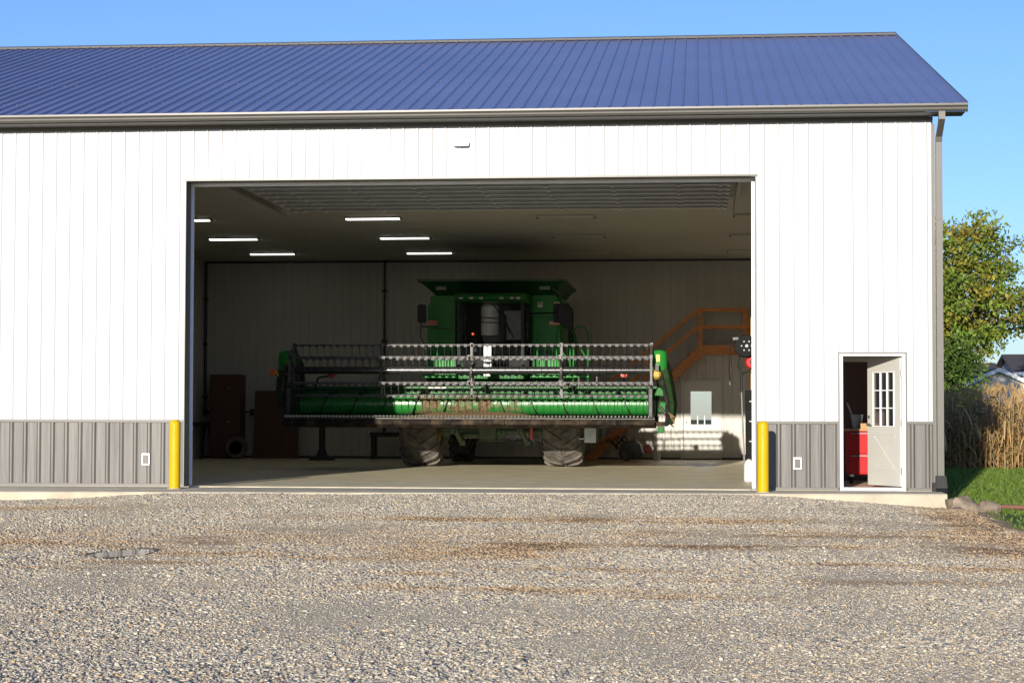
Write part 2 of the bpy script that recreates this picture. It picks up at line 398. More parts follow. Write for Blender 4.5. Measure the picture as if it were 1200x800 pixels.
# concrete apron and slab
mb = MB()
e0, e1 = apron_edge(APX[0]), apron_edge(APX[1])
mb.add([(APX[0],e0+.02,-.010),(APX[1],e1+.02,-.010),(APX[1],-.03,-.004),(APX[0],-.03,-.004),(APX[0],e0,-.03),(APX[1],e1,-.03),(APX[0],e0,-.6),(APX[1],e1,-.6),(APX[1],-.03,-.6)],
       [(0,1,2,3),(4,5,1,0),(6,7,5,4),(7,8,2,1,5)])
tag(mb.build('apron', 'apron', fix=False), kind='structure')
tag(MB().box(-14, 11.9, -.028, 20.1, -.6, 0).build('floor', 'concrete'), kind='structure')
tag(MB().box(.1, 9.05, -.10, -.029, -.05, .012).build('threshold', M['apron']), kind='structure')

# ------------------------------------------------------------------ the shed
W, H, D = 9.144, 4.917, 19.94
XR, XL, CE = 11.88, -14., 5.25
shed = thing('machine_shed', (4.5, 0, 0), 'white and taupe metal machine shed with blue sheened roof and a wide open door', 'shed')
PITCH = .2286
def ribbed(x0, x1, phase=0., h=.019, minor=True, top=.018, base=.062):
    """outline of a ribbed sheet as (x, height) from x0 to x1"""
    pts = [(x0, 0.)]
    k = math.ceil((x0-phase)/PITCH-.5)
    while True:
        c = phase + k*PITCH
        if c - base/2 > x1: break
        for dx, hh in ((-base/2,0),(-top/2,h),(top/2,h),(base/2,0)):
            x = c+dx
            if x0+1e-4 < x < x1-1e-4: pts.append((x, hh))
        if minor:
            for q in (.33,.66):
                for dx, hh in ((-.014,0),(-.006,.004),(.006,.004),(.014,0)):
                    x = c+q*PITCH+dx
                    if x0+1e-4 < x < x1-1e-4: pts.append((x, hh))
        k += 1
    pts.append((x1, 0.)); return pts
def wall_sheet(mb, x0, x1, z0, z1, y=0., s=-1, **kw):
    """ribbed sheet facing -y (s=-1) or +y"""
    p = ribbed(x0, x1, **kw); k = len(p)
    mb.add([(x, y+s*hh, z0) for x, hh in p]+[(x, y+s*hh, z1) for x, hh in p], [(i, i+1, k+i+1, k+i) for i in range(k-1)])
WZ = 1.06
ED0, ED1, EDH = 10.42, 11.45, 2.125
f = MB()
PH = .1143
wall_sheet(f, XL, 0, WZ, 5.78, phase=PH); wall_sheet(f, 0, W, H+.03, 5.78, phase=PH); wall_sheet(f, W, ED0, WZ, 5.78, phase=PH)
wall_sheet(f, ED0, ED1, EDH, 5.78, phase=PH); wall_sheet(f, ED1, XR, WZ, 5.78, phase=PH)
f.build('front_wall', 'white', shed, fix=False)
for a, c in ((XL,-.0), (W+.0,ED0), (ED1,XR)):
    f = MB(); wall_sheet(f, a, c, .045, WZ-.03, base=.082, top=.026, h=.023, minor=False, phase=PH); f.build('wainscot', 'taupe', shed, fix=False)
    MB().box(a, c, -.032, -.001, WZ-.031, WZ+.012).build('wainscot_cap', 'trim', shed); MB().box(a, c, -.036, -.001, .0, .044).build('base_trim', 'trim', shed)
f = MB(); f.box(XR-.025, XR+.03, -.035, -.0235, .0, 5.7); f.box(XR+.0195, XR+.03, -.023, .08, .0, 5.7)
f.build('corner_trim', 'trim', shed)
# core of the walls: closes the sheets, blocks light
f = MB()
f.box(XL, -.002, .022, .20, -.02, 5.72); f.box(-.002, W+.002, .022, .20, H+.031, 5.72); f.box(W+.002, ED0-.002, .022, .20, -.02, 5.72)
f.box(ED0-.002, ED1+.002, .022, .20, EDH+.002, 5.72); f.box(ED1+.002, XR-.04, .022, .20, -.02, 5.72)
f.build('wall_framing', 'ply', shed)
# gable ends and rear wall
RZ, EZ, OH, XE = 9.085, 5.93, .498, 12.341
for x in (XR, XL):
    MB().prism([(.0,-.02),(D+.16,-.02),(D+.16,5.75),(D/2,5.75+(D/2)*.308),(.0,5.75)], 'x', x-.03, x).build('gable_wall', 'white', shed)
f = MB()
f.box(XL, 8.05, D+.13, D+.159, -.02, 5.75); f.box(8.05, 8.61, D+.13, D+.159, -.02, .91); f.box(8.05, 8.61, D+.13, D+.159, 1.79, 5.75); f.box(8.61, XR-.031, D+.13, D+.159, -.02, 5.75)
f.build('rear_wall', 'white', shed)
# roof: two ribbed slopes
slope_len = math.hypot(D/2+OH, RZ-EZ)
def roof_side(mb, sgn):
    p = ribbed(XL-.4, XE, h=.030, minor=False, base=.052, top=.020); k = len(p)
    y0, y1 = (-OH, D/2) if sgn < 0 else (D+OH, D/2)
    nrm = Vector((0, sgn*(RZ-EZ), D/2+OH)).normalized()
    vs = [Vector((x, y0, EZ))+nrm*hh for x, hh in p]+[Vector((x, y1, RZ))+nrm*hh for x, hh in p]
    fs = [(i, i+1, k+i+1, k+i) for i in range(k-1)]
    if sgn > 0: fs = [q[::-1] for q in fs]
    mb.add(vs, fs)
f = MB(); roof_side(f, -1); roof_side(f, 1)
roof = f.build('roof', 'roof', shed, fix=False)
f = MB(); sl = (RZ-EZ)/(D/2+OH)
f.prism([(-OH+.02, EZ-.02-.01),(D/2, RZ-.03),(D+OH-.02, EZ-.03),(D+OH-.02, EZ-.07),(D/2, RZ-.08),(-OH+.02, EZ-.07)], 'x', XL-.39, XE-.012)
f.build('roof_deck', 'ply', roof)
f = MB()
f.prism([(D/2-.2, RZ-.045),(D/2-.19, RZ+.0),(D/2, RZ+.055),(D/2+.19, RZ+.0),(D/2+.2, RZ-.045),(D/2,RZ+.03)], 'x', XL-.4, XE+.01)
f.build('ridge_cap', 'trim', roof)
f = MB()
for y0, z0, y1, z1 in ((-OH, EZ, D/2, RZ), (D+OH, EZ, D/2, RZ)):
    f.beam((XE+.006, y0, z0-.045), (XE+.006, y1, z1-.045), .02, .16)
f.build('rake_trim', 'trim', roof)
f = MB()
for t in (.13, .36, .60, .83):
    y = -OH+(D/2+OH)*t; z = EZ+(RZ-EZ)*t
    k = math.ceil((XL-.3)/PITCH)
    while k*PITCH < XE-.05:
        if rnd.random() < .4:
            x = k*PITCH+.045; f.box(x-.006, x+.006, y-.006, y+.006, z+.002, z+.012)
        k += 1
tag(f.build('roof_screws', 'galv', roof, fix=False), kind='stuff')
# soffit, fascia, gutter
f = MB(); f.box(XL-.39, XE-.02, -OH+.05, -.036, 5.812, 5.824); f.box(XL, XR, -.036, -.021, 5.752, 5.811)
f.build('soffit', 'trim', shed)
f = MB()
f.prism([(-OH+.04,5.825),(-OH-.03,5.825),(-OH-.055,5.85),(-OH-.05,5.875),(-OH-.085,5.905),(-OH-.085,5.935),(-OH-.075,5.935),(-OH-.07,5.91),(-OH+.03,5.87),(-OH+.04,5.87)], 'x', XL-.4, XE)
f.build('gutter', 'trim', shed)
# downspout
ds = MB()
def rect_path(mb, pts, w, d):
    rings = [[(x-w/2,y-d/2,z),(x+w/2,y-d/2,z),(x+w/2,y+d/2,z),(x-w/2,y+d/2,z)] for x,y,z in pts]; mb.loft(rings)
xd = XR+.082
rect_path(ds, [(xd,-OH+.02,5.824),(xd,-OH+.02,5.70),(xd,-.11,5.48),(xd,-.09,5.40),(xd,-.09,.28),(xd-.0,-.09,.16)], +.098, .085)
for z in (2.0, 4.2): ds.box(xd-.054, xd+.054, -.14, -.035, z, z+.03)
dsp = ds.build('downspout', 'trim', shed)
f = MB(); f.loft([[(x+xd,y,z) for x,y in ((-.075,-.16),(.075,-.16),(.075,-.03),(-.075,-.03))] for z in (.24,)] + [[(x+xd+.01,y-.02,z) for x,y in ((-.09,-.17),(.08,-.17),(.08,-.02),(-.09,-.02))] for z in (.05,)]+[[(x+xd-.03,y-.16,-.14) for x,y in ((-.07,-.17),(.09,-.17),(.07,-.02),(-.06,-.02))]])
f.box(xd-.13, xd-.07, -.19, -.06, -.02, .13)
tag(f.build('downspout_boot', 'blackp', dsp), 'dark battered downspout boot')
# big opening: reveal + white seal frame
f = MB()
f.box(-.004, .012, -.03, .28, 0, H+.0); f.box(W-.012, W+.004, -.03, .28, 0, H); f.box(-.02, W+.02, -.034, .28, H, H+.03)
f.build('door_reveal', 'trim', shed)
f = MB()
f.box(.0125, .062, .275, .30, .01, H-.001); f.box(W-.062, W-.0125, .275, .30, .01, H-.001); f.box(.063, W-.063, .275, .30, H-.055, H-.001)
f.build('door_seal', 'vinyl', shed)
# overhead door rolled up under the ceiling
DZ = 5.02
od = MB()
for k in range(8):
    y0 = .65+k*.61
    od.box(.55, W-.35, y0, y0+.60, DZ+.10, DZ+.15)
odo = od.build('overhead_door', 'galv', shed)
f = MB()
for k in range(9):
    y0 = .66+k*.605
    f.box(.55, W-.35, y0-.02, y0+.02, DZ+.0, DZ+.098); f.box(.55, W-.35, y0-.045, y0+.045, DZ-.012, DZ-.002)
f.build('door_strut', 'strut', odo)
for x in [.62+.0, .8]+[1.2+i*1.12 for i in range(7)]+[8.62, 8.75]:
    f = MB()
    for k in range(8): f.box(x-.02, x+.02, .72+k*.605, .68+k*.605+.5, DZ+.045, DZ+.099)
    for k in range(9): f.box(x-.03, x+.03, .60+k*.605, .74+k*.605, DZ-.03, DZ-.013)
    f.build('door_stile', 'strut', odo)
for x in (.40, W-.22):
    MB().box(x-.03, x+.03, .35, 5.9, DZ-.06, DZ+.02).build('door_track', 'grey', odo)
# interior lining: back wall with two courses of panel, left wall, partition, ceiling
XI, XP = -4.9, 11.83
f = MB(); wall_sheet(f, XI, 7.83, 0.03, 3.75, y=D, base=.045, top=.02); wall_sheet(f, 7.83, 8.84, 2.04, 3.75, y=D, base=.045, top=.02); wall_sheet(f, 8.84, XP, 0.03, 3.75, y=D, base=.045, top=.02); wall_sheet(f, XI, XP, 3.75, CE, y=D-.022, h=.014, base=.045)
f.build('back_wall', 'liner', shed, fix=False)
f = MB()
def side_sheet(mb, x, s, y0, y1, z0, z1):
    p = ribbed(y0, y1); k = len(p)
    mb.add([(x+s*hh, y, z0) for y, hh in p]+[(x+s*hh, y, z1) for y, hh in p], [(i, i+1, k+i+1, k+i) for i in range(k-1)])
side_sheet(f, XI, 1, .2, D, .03, CE)
f.build('left_wall', 'liner', shed, fix=False)
f = MB(); side_sheet(f, XP, -1, .2, D, .03, CE); f.build('right_wall', 'liner', shed, fix=False)
f = MB(); f.box(XI-.1, XI-.002, .2, D, 0, CE); f.build('stud_wall', 'ply', shed)
f = MB()
p = ribbed(.2, D, h=.012, base=.05); k = len(p)
f.add([(XI, y, CE-hh) for y, hh in p]+[(XR-.05, y, CE-hh) for y, hh in p], [(i, i+1, k+i+1, k+i) for i in range(k-1)])
f.box(XI, XR-.05, .2, D, CE+.002, CE+.05)
f.build('ceiling', 'ceil', shed, fix=False)
f = MB(); f.box(XI+.02, XP-.02, D-.06, D-.045, CE-.07, CE-.013); f.box(XI+.02, XP-.02, D-.045, D-.0215, .0, .06)
f.build('interior_trim', 'black', shed)
# conduit on the back wall
f = MB(); f.tube([(-4.86+.02, D-.08, CE), (-4.84, D-.08, 1.2)], .035); f.box(-4.92+.03,-4.78,D-.12,D-.04,1.12,1.3)
for z in (1.6,3.0,4.2): f.box(-4.9, -4.78, D-.125, D-.03, z, z+.05)
f.tube([(-4.85, D-.06, 1.22), (-2.2, D-.06, 1.22)], .022); f.box(-3.62,-3.42,D-.10,D-.03,1.12,1.3)
f.build('conduit', 'black', shed)
f = MB(); f.tube([(-.01, D-.08, CE), (-.01, D-.08, 2.6), (-.01, D-.08, .7)], .028)
for z in (1.6, 3.08, 4.4): f.box(-.09, .07, D-.12, D-.03, z, z+.05)
f.build('conduit', 'black', shed)
# wall outlets outside
for x, z in ((9.775,.415), (-.615,.435)):
    f = MB(); f.box(x-.065,x+.065,-.045,-.023,z-.095,z+.095)
    o = f.build('wall_outlet', 'vinyl', shed, bevel=.004)
    MB().box(x-.044,x+.044,-.058,-.0455,z-.070,z+.070).build('outlet_cover', 'taupe', o, bevel=.006)
# wall pack light over the opening
wl = thing('wall_light', (4.485,-.02,5.46), 'small white floodlight fixed to the siding above the big door', 'light')
f = MB(); f.box(4.36,4.61,-.10,-.022,5.43,5.50); f.build('housing', 'vinyl', wl, bevel=.008)
MB().box(4.385,4.585,-.125,-.101,5.425,5.472).build('lamp_head', 'silver', wl, bevel=.004)

# entry door: frame, leaf swung inward
f = MB(); f.box(ED0-.012, ED0+.012, -.036, .06, .0, EDH); f.box(ED1-.012, ED1+.012, -.036, .06, .0, EDH); f.box(ED0-.012, ED1+.012, -.038, .06, EDH, EDH+.022)
f.build('entry_trim', 'trim', shed)
f = MB(); f.box(ED0+.0125, ED0+.06, -.030, .17, .0, EDH-.0005); f.box(ED1-.06, ED1-.0125, -.030, .17, .0, EDH-.0005); f.box(ED0+.0605, ED1-.0605, -.028, .17, EDH-.035, EDH-.0005); f.box(ED0+.0605, ED1-.0605,-.05,.17,.0,.045)
f.build('entry_frame', 'vinyl', shed)
hx, hy = ED1-.064, .115
ang = R(180-62)           # direction of the leaf from its hinge
dx, dy = math.cos(ang), math.sin(ang)
def leaf(mb, a0, a1, b0, b1, z0, z1):
    """a along the leaf from hinge, b out of its outer face"""
    nxx, nyy = -dy, dx      # outward normal (towards the yard)
    q = [(hx+dx*a+nxx*b, hy+dy*a+nyy*b, z) for z in (z0,z1) for a,b in ((a0,b0),(a1,b0),(a1,b1),(a0,b1))]
    mb.add(q, [(3,2,1,0),(4,5,6,7),(0,1,5,4),(1,2,6,5),(2,3,7,6),(3,0,4,7)])
LW = .91
f = MB()
w0, w1, wz0, wz1 = .17, .74, 1.0, 1.84
leaf(f,.0,w0,-.022,.022,.06,2.08); leaf(f,w1,LW,-.022,.022,.06,2.08); leaf(f,w0,w1,-.022,.022,.06,wz0); leaf(f,w0,w1,-.022,.022,wz1,2.08)
dleaf = f.build('entry_door', 'doorp', shed)
f = MB()
for a0,a1,z0,z1 in ((w0-.012,w0,wz0-.012,wz1+.012),(w1,w1+.012,wz0-.012,wz1+.012),(w0,w1,wz0-.012,wz0),(w0,w1,wz1,wz1+.012)): leaf(f,a0,a1,.0225,.034,z0,z1)
for k in (1,2):
    a = w0+(w1-w0)*k/3; leaf(f,a-.008,a+.008,-.01,.028,wz0,wz1)
    z = wz0+(wz1-wz0)*k/3; leaf(f,w0,w1,-.008,.0265,z-.008,z+.008)
f.build('window_grille', 'vinyl', dleaf)
f = MB(); leaf(f,w0+.001,w1-.001,-.003,.003,wz0+.001,wz1-.001); f.build('window_pane', 'doorglass', dleaf)
f = MB()   # cross-buck panel
def leafbar(mb, a0,z0,a1,z1,wd,b0,b1):
    d = Vector((a1-a0, z1-z0)).normalized(); n = Vector((-d.y, d.x))*wd/2
    nxx, nyy = -dy, dx; q = []
    for b in (b0,b1):
        for a,z in ((a0-n.x,z0-n.y),(a1-n.x,z1-n.y),(a1+n.x,z1+n.y),(a0+n.x,z0+n.y)): q.append((hx+dx*a+nxx*b, hy+dy*a+nyy*b, z))
    mb.add(q, [(3,2,1,0),(4,5,6,7),(0,1,5,4),(1,2,6,5),(2,3,7,6),(3,0,4,7)])
for a0,z0,a1,z1 in ((.14,.33,.77,.84),(.14,.84,.77,.33)):
    leafbar(f,a0,z0,a1,z1,.022,.0225,.027 if z0<.5 else .0285)
    leafbar(f,a0+.05,z0,a1+.05 if 0 else a1-.05,z1,.012,.0226,.029 if z0<.5 else .0305)
for a0,a1,z in ((.13,.78,.31),(.13,.78,.86)): leafbar(f,a0,z,a1,z,.012,.0225,.030)
f.build('crossbuck', 'doorp', dleaf)
f = MB(); c = (hx+dx*.85-dy*.03, hy+dy*.85+dx*.03, 1.02)
f.tube([(hx+dx*.85-dy*.022, hy+dy*.85+dx*.022,1.02),(hx+dx*.85-dy*.075, hy+dy*.85+dx*.075,1.02)], .022, 12); f.tube([(hx+dx*.85-dy*.075, hy+dy*.85+dx*.075,1.02),(hx+dx*.73-dy*.08, hy+dy*.73+dx*.08,1.015)], .011, 8)
MB().tube([(hx+dx*.85-dy*.022, hy+dy*.85+dx*.022,1.14),(hx+dx*.85-dy*.04, hy+dy*.85+dx*.04,1.14)], .025, 12).build('deadbolt','steel',dleaf,smooth=True); leaf(f, .845,.915,-.01,.01,.98,1.06)
f.build('handle', 'steel', dleaf, smooth=True)
for z in (.30,1.05,1.82):
    f = MB(); f.tube([(hx+.005,hy-.025,z-.05),(hx+.005,hy-.025,z+.05)], .012, 8); f.box(hx-.0,hx+.004,hy-.09,hy-.02,z-.05,z+.05); f.build('hinge', 'steel', dleaf)
# inner door in the back wall
ix0, ix1 = 7.86, 8.81
f = MB(); f.box(ix0-.05,ix0,D-.06,D-.001,.03,2.02); f.box(ix1,ix1+.05,D-.06,D-.001,.03,2.02); f.box(ix0-.05,ix1+.05,D-.062,D-.001,2.02,2.07); f.build('inner_door_frame','doorp',shed)
f = MB(); a,b_,c,d_ = 8.06,8.60,.92,1.78
f.box(ix0+.016,a,D-.05,D-.025,.04,2.015); f.box(b_,ix1-.004,D-.05,D-.025,.04,2.015); f.box(a,b_,D-.05,D-.025,.04,c); f.box(a,b_,D-.05,D-.025,d_,2.015)
idr = f.build('inner_door','doorp',shed)
MB().box(a,b_,D-.036,D-.03,c,d_).build('window_pane','clearglass',idr)
for x in (a+(b_-a)/3, a+(b_-a)*2/3): MB().box(x-.012,x+.012,D-.045,D-.0365,c,c+.26).build('muntin','vinyl',idr)
f = MB(); f.lathe([(.0,-.09),(.025,-.088),(.03,-.07),(.012,-.05),(.012,-.0)], (ix0+.07,D-.051,1.0), 'y', 12); f.build('door_knob','steel',idr, smooth=True)
# ------------------------------------------------------------------ ceiling lights
def ceiling_light(x, y, lit):
    t = thing('ceiling_light', (x, y, CE-.013), 'x', 'light', 'long ceiling lights in the shed')
    f = MB(); f.prism([(y-.10,CE-.014),(y+.10,CE-.014),(y+.085,CE-.04),(y-.085,CE-.04)], 'x', x-.60, x+.60); f.build('housing', 'ceil', t)
    f = MB(); f.prism([(y-.075,CE-.041),(y+.075,CE-.041),(y+.06,CE-.058),(y-.06,CE-.058)], 'x', x-.56, x+.56); f.build('diffuser', 'led' if lit else 'ledoff', t)
    for e in (-1,1): MB().box(x+e*.585-.02, x+e*.585+.02, y-.077, y+.077, CE-.060, CE-.0405).build('end_cap', 'galv', t)
    return t
rows = [('nearest the big door',8.9),('in the middle row',13.25),('nearest the back wall',17.35)]
cols_ = [('far left',-2.47,1),('over the left half of the green header',1.54,1),('over the cab side of the harvester, unlit',5.55,0),('far right above the stairs side, unlit',9.56,0)]
for rn, y in rows:
    for cn, x, lit in cols_:
        t = ceiling_light(x, y, lit)
        t['label'] = ('glowing' if lit else 'dark') + ' long ceiling light ' + rn + ', ' + cn

# ------------------------------------------------------------------ combine harvester
cmb = thing('combine_harvester', (3.67, 13, 0), 'green combine harvester parked in the shed with wide grain tank and dark cab', 'combine')
def tyre(x0, x1, y, rad, parent, nlug, rimr):
    w = x1-x0; c = (x0+x1)/2
    wh = bpy.data.objects.new('wheel', None); COL.objects.link(wh); wh.parent = parent
    wh.location = Vector((c, y, rad-.0)) - parent.location
    rc = rad-.055
    f = MB(); f.lathe([(rimr,-w*.40),(rimr+.06,-w*.47),(rc-.16,-w*.5),(rc-.05,-w*.47),(rc,-w*.36),(rc+.008,0),(rc,w*.36),(rc-.05,w*.47),(rc-.16,w*.5),(rimr+.06,w*.47),(rimr,w*.40)], (c,y,rad), 'x', 48)
    # chevron lugs
    for k in range(nlug):
        for sd in (-1,1):
            t0 = 2*math.pi*(k+(.25 if sd>0 else -.25))/nlug
            ring = []
            for q in range(5):
                u = q/4; t = t0 + u*.30; xx = c+sd*(.02+u*(w*.47))
                rr = rc-.01 if q < 4 else rc-.08; hh = .058 if q < 4 else .075
                wd = (.030+.006*u)/rad
                ring.append([(xx, y+math.sin(t+a)*r_, rad+math.cos(t+a)*r_) for a,r_ in ((-wd,rr),(wd,rr),(wd*.75,rr+hh),(-wd*.75,rr+hh))])
            f.loft(ring)
    f.build('tyre','rubber',wh)
    f = MB()
    for s in (-1,1): f.lathe([(rimr+.005,s*w*.42),(rimr-.05,s*w*.40),(rimr-.06,s*w*.2),(.16,s*w*.16),(.15,s*w*.26),(.0,s*w*.27)], (c,y,rad), 'x', 28)
    f.build('rim','rim',wh, smooth=True)
    return wh
tyre(1.62,2.49,12.75,.95,cmb,20,.43); tyre(4.82,5.69,12.75,.95,cmb,20,.43)
tyre(2.15,2.72,17.0,.66,cmb,18,.32); tyre(4.62,5.19,17.0,.66,cmb,18,.32)
# main body
f = MB(); f.prism([(13.4,1.25),(13.4,2.9),(13.2,3.86),(16.4,3.86),(17.4,3.4),(18.9,3.2),(19.2,2.4),(18.6,1.3),(15.5,.95)], 'x', 2.15, 5.15)
f.build('body','green',cmb,bevel=.03)
# front panels either side of the cab (pressed sheet with upright ribs)
for x0,x1 in ((2.08,2.74),(4.50,5.16)):
    f = MB()
    lx = .09 if x0 < 3 else 0.
    f.prism([(x0+.0,1.75),(x1,1.75),(x1,3.88),(x0+(.13 if x0<3 else 0),3.88),(x0+.02,3.6)] if x0<3 else [(x0,1.75),(x1,1.75),(x1-.02,3.6),(x1-.13,3.88),(x0,3.88)], 'y', 13.12, 13.195)
    pnl = f.build('front_panel','green_clean',cmb,bevel=.012)
    f = MB(); f.box(x0+.03,x0+.25,13.09,13.119,3.20,3.31) if x0<3 else f.box(x1-.27,x1-.03,13.09,13.119,3.20,3.28)
    f.build('reflector','orange',pnl)
    if x0 > 3:
        for xx in (4.62,5.0):
            MB().box(xx,xx+.115,13.10,13.119,3.60,3.72).build('warning_sticker','whitep',pnl)
            MB().box(xx+.02,xx+.09,13.095,13.0995,3.67,3.70).build('warning_stripe','redplain',pnl)
for x0,x1 in ((2.08,2.72),(4.52,5.16)):
    f = MB()
    for k in range(5):
        x = x0+.05+k*.135; f.prism([(x,13.12),(x+.02,13.07),(x+.075,13.07),(x+.095,13.12)], 'z', 1.8, 2.62)
    f.build('panel_rib','green_clean',cmb)
# grain tank flare
f = MB()
def frame_ring(x0,x1,y0,y1,z): return [(x0,y0,z),(x1,y0,z),(x1,y1,z),(x0,y1,z)]
f.loft([frame_ring(2.3,4.98,13.15,16.3,3.87), frame_ring(1.94,5.24,12.75,16.7,4.20)])
tank = f.build('grain_tank','tankgreen',cmb,bevel=.01)
f = MB(); 
for a in ((1.92,12.73,5.26,12.73),(1.92,16.72,5.26,16.72),(1.92,12.73,1.92,16.72),(5.26,12.73,5.26,16.72)): f.beam((a[0],a[1],4.20),(a[2],a[3],4.20),.035,.05)
f.build('tank_rim','dkgreen',tank)
for x,s in ((2.43,1),(4.80,-1)):
    MB().loft([[(x-.12,12.91-.005,4.08),(x+.12,12.91-.005,4.08),(x+.12,12.955,4.02),(x-.12,12.955,4.02)],[(x-.12,12.9-.03,4.05),(x+.12,12.9-.03,4.05),(x+.12,12.95-.03,3.99),(x-.12,12.95-.03,3.99)]]).build('tank_lamp','silver',tank)
f = MB(); f.tube([(4.98,12.9,4.02),(5.16,12.9,3.86),(5.16,13.2,3.80)], .02); f.build('tank_stay','dkgreen',tank)
# cab
cab = MB()
cab.prism([(11.75,3.66),(11.62,3.72),(11.66,3.80),(11.9,3.86),(13.1,3.86),(13.1,3.66)], 'x', 2.88, 4.48)
cabo = cab.build('cab','green',cmb,bevel=.02)
MB().prism([(11.95,1.95),(11.95,2.18),(13.1,2.18),(13.1,1.95)], 'x', 2.95, 4.41).build('cab_floor','green',cabo,bevel=.02)
for x in (2.97,4.39):
    MB().beam((x,11.95,2.18),(x,11.82,3.66),.07,.07,(0,1,0)).build('cab_post','blackp',cabo); MB().beam((x,13.05,2.18),(x,13.05,3.66),.09,.09,(0,1,0)).build('cab_post','blackp',cabo)
MB().box(3.02,4.34,13.03,13.07,2.181,3.655).build('cab_back','blackp',cabo)
n = 10; ring0 = []; 
f = MB(); vs=[]
for i in range(n+1):
    x = 3.01+(4.35-3.01)*i/n; bow = .16*(1-((i-n/2)/(n/2))**2)
    vs.append((x, 11.93-bow, 2.185)); vs.append((x, 11.81-bow*.6, 3.655))
f.add(vs, [(2*i,2*i+2,2*i+3,2*i+1) for i in range(n)]); f.build('windscreen','glass',cabo,smooth=True)
f = MB()
for x in (2.965,4.395): f.box(x-.004,x+.004,12.0,13.0,2.2,3.65)
f.build('side_glass','glass',cabo)
f = MB(); f.box(3.35,3.95,12.62,12.75,2.75,3.42); f.box(3.33,3.97,12.2,12.7,2.62,2.75); f.box(3.5,3.8,12.3,12.6,2.19,2.61); f.build('driver_seat','blackp',cabo,bevel=.05)
f = MB(); f.tube([(3.62,12.0,2.2),(3.62,12.1,2.72)],.05); f.lathe([(.19,-.012),(.205,0),(.19,.012),(.175,0),(.19,-.012)],(3.62,12.1,2.74),'z',24); f.build('steering_wheel','blackp',cabo,smooth=True)
f = MB(); f.lathe([(.0,.36),(.15,.35),(.20,.31),(.20,-.30),(.18,-.34),(0,-.35)],(3.60,12.42,3.27),'z',24); f.build('reflection_cylinder','glass_reflection',cabo,smooth=True)  # added cylinder imitating a pale reflection in the windscreen
f = MB(); f.tube([(3.38,12.2,3.33),(3.82,12.2,3.31)],.012); f.tube([(3.38,12.2,3.22),(3.82,12.2,3.21)],.012); f.build('reflection_band','blackp',cabo)  # dark bands across the imitated reflection
MB().box(3.9,4.3,12.72,12.76,2.85,3.5).build('rear_panel','grey',cabo)
f = MB(); f.tube([(3.75,11.73,3.60),(4.05,11.71,3.15),(4.12,11.71,2.95)],.012); f.tube([(4.02,11.715,3.22),(4.2,11.73,2.86)],.014); f.build('wiper','blackp',cabo)
MB().box(3.28,3.36,12.0,12.05,2.55,2.85).build('monitor','blackp',cabo,bevel=.01)
MB().lathe([(0,-.03),(.025,-.02),(.025,.02),(0,.03)],(3.27,11.98,2.95),'z',12).build('indicator_lamp','redled',cabo)
MB().box(3.55,3.73,11.60,11.64,2.0,2.72).build('grab_post','silver',cabo,bevel=.01)
for x in (3.05,3.28,3.5,3.95,4.18,4.4-.08):
    f = MB(); f.prism([(x-.07,3.69),(x+.07,3.69),(x+.06,3.75),(x-.06,3.75)],'y',11.585,11.64); l=f.build('roof_lamp','blackp',cabo,bevel=.005)
    MB().box(x-.045,x+.045,11.575,11.5845,3.70,3.742).build('lens','silver',l)
# mirrors
mr_ = MB().loft([[(x,11.75+dy_,z) for x,z in ((2.06,3.22),(2.10,3.19),(2.22,3.19),(2.25,3.22),(2.25,3.57),(2.22,3.60),(2.09,3.60),(2.06,3.57))] for dy_ in (0,.07)]).build('mirror','blackp',cmb,bevel=.008)
f = MB(); f.tube([(2.14,11.83,3.25),(2.12,11.85,2.9),(2.22,11.95,2.62),(2.5,12.9,2.5)],.016); f.tube([(2.12,11.86,3.12),(2.5,12.2,3.08),(2.95,12.3,3.06)],.016); f.build('mirror_arm','dkgreen',mr_)
f = MB(); f.loft([[(x,11.75+dy_,z) for x,z in ((5.24,3.15),(5.40,3.02),(5.50,3.0),(5.52,3.3),(5.50,3.50),(5.40,3.58),(5.24,3.60),(5.16,3.5),(5.16,3.25))] for dy_ in (0,.16)])
mr2 = f.build('mirror','blackp',cmb,bevel=.02)
f = MB(); f.tube([(5.2,11.85,3.4),(4.95,12.1,3.42),(4.45,12.4,3.42)],.018); f.box(5.06,5.24,11.98,12.06,3.2,3.62); f.tube([(5.44,11.83,3.05),(5.46,11.9,2.75)],.05); f.build('mirror_arm','blackp',mr2)
# operator platform, ladder, handrails
MB().box(4.55,5.85,12.0,13.05,1.98,2.05).build('platform','green_clean',cmb,bevel=.01); MB().box(2.1,2.9,12.1,13.05,1.98,2.05).build('platform','green_clean',cmb,bevel=.01)
f = MB()
def hoop(x0,x1,y,z0,z1):
    r_=(x1-x0)/2; c=(x0+x1)/2
    pts=[(x0,y,z0),(x0,y,z1-r_)]+[(c-r_*math.cos(t),y,z1-r_+r_*math.sin(t)) for t in [math.pi*k/8 for k in range(1,8)]]+[(x1,y,z1-r_),(x1,y,z0)]
    f.tube(pts,.018,8)
hoop(5.12,5.42,12.2,2.05,3.13); hoop(5.50,5.82,12.1,1.7,3.12)
f.tube([(5.5,12.1,2.9),(5.82,12.1,2.35)],.014); f.tube([(5.12,12.2,2.7),(5.42,12.2,2.35)],.014)
f.tube([(4.68,12.3,2.05),(4.68,12.3,3.02)],.018); f.tube([(2.42,12.4,2.05),(2.42,12.4,2.92)],.018)
f.build('handrail','green_clean',cmb)
f = MB()
for x in (5.62,6.02): f.beam((x,12.1,2.0),(x,11.95,.6),.03,.10,(0,1,0))
lad = f.build('ladder','dkgreen',cmb)
f = MB()
for k in range(4): f.box(5.635,6.005,11.86+k*.03,12.1+k*.03,.62+k*.36,.65+k*.36)
f.build('ladder_step','silver',lad)
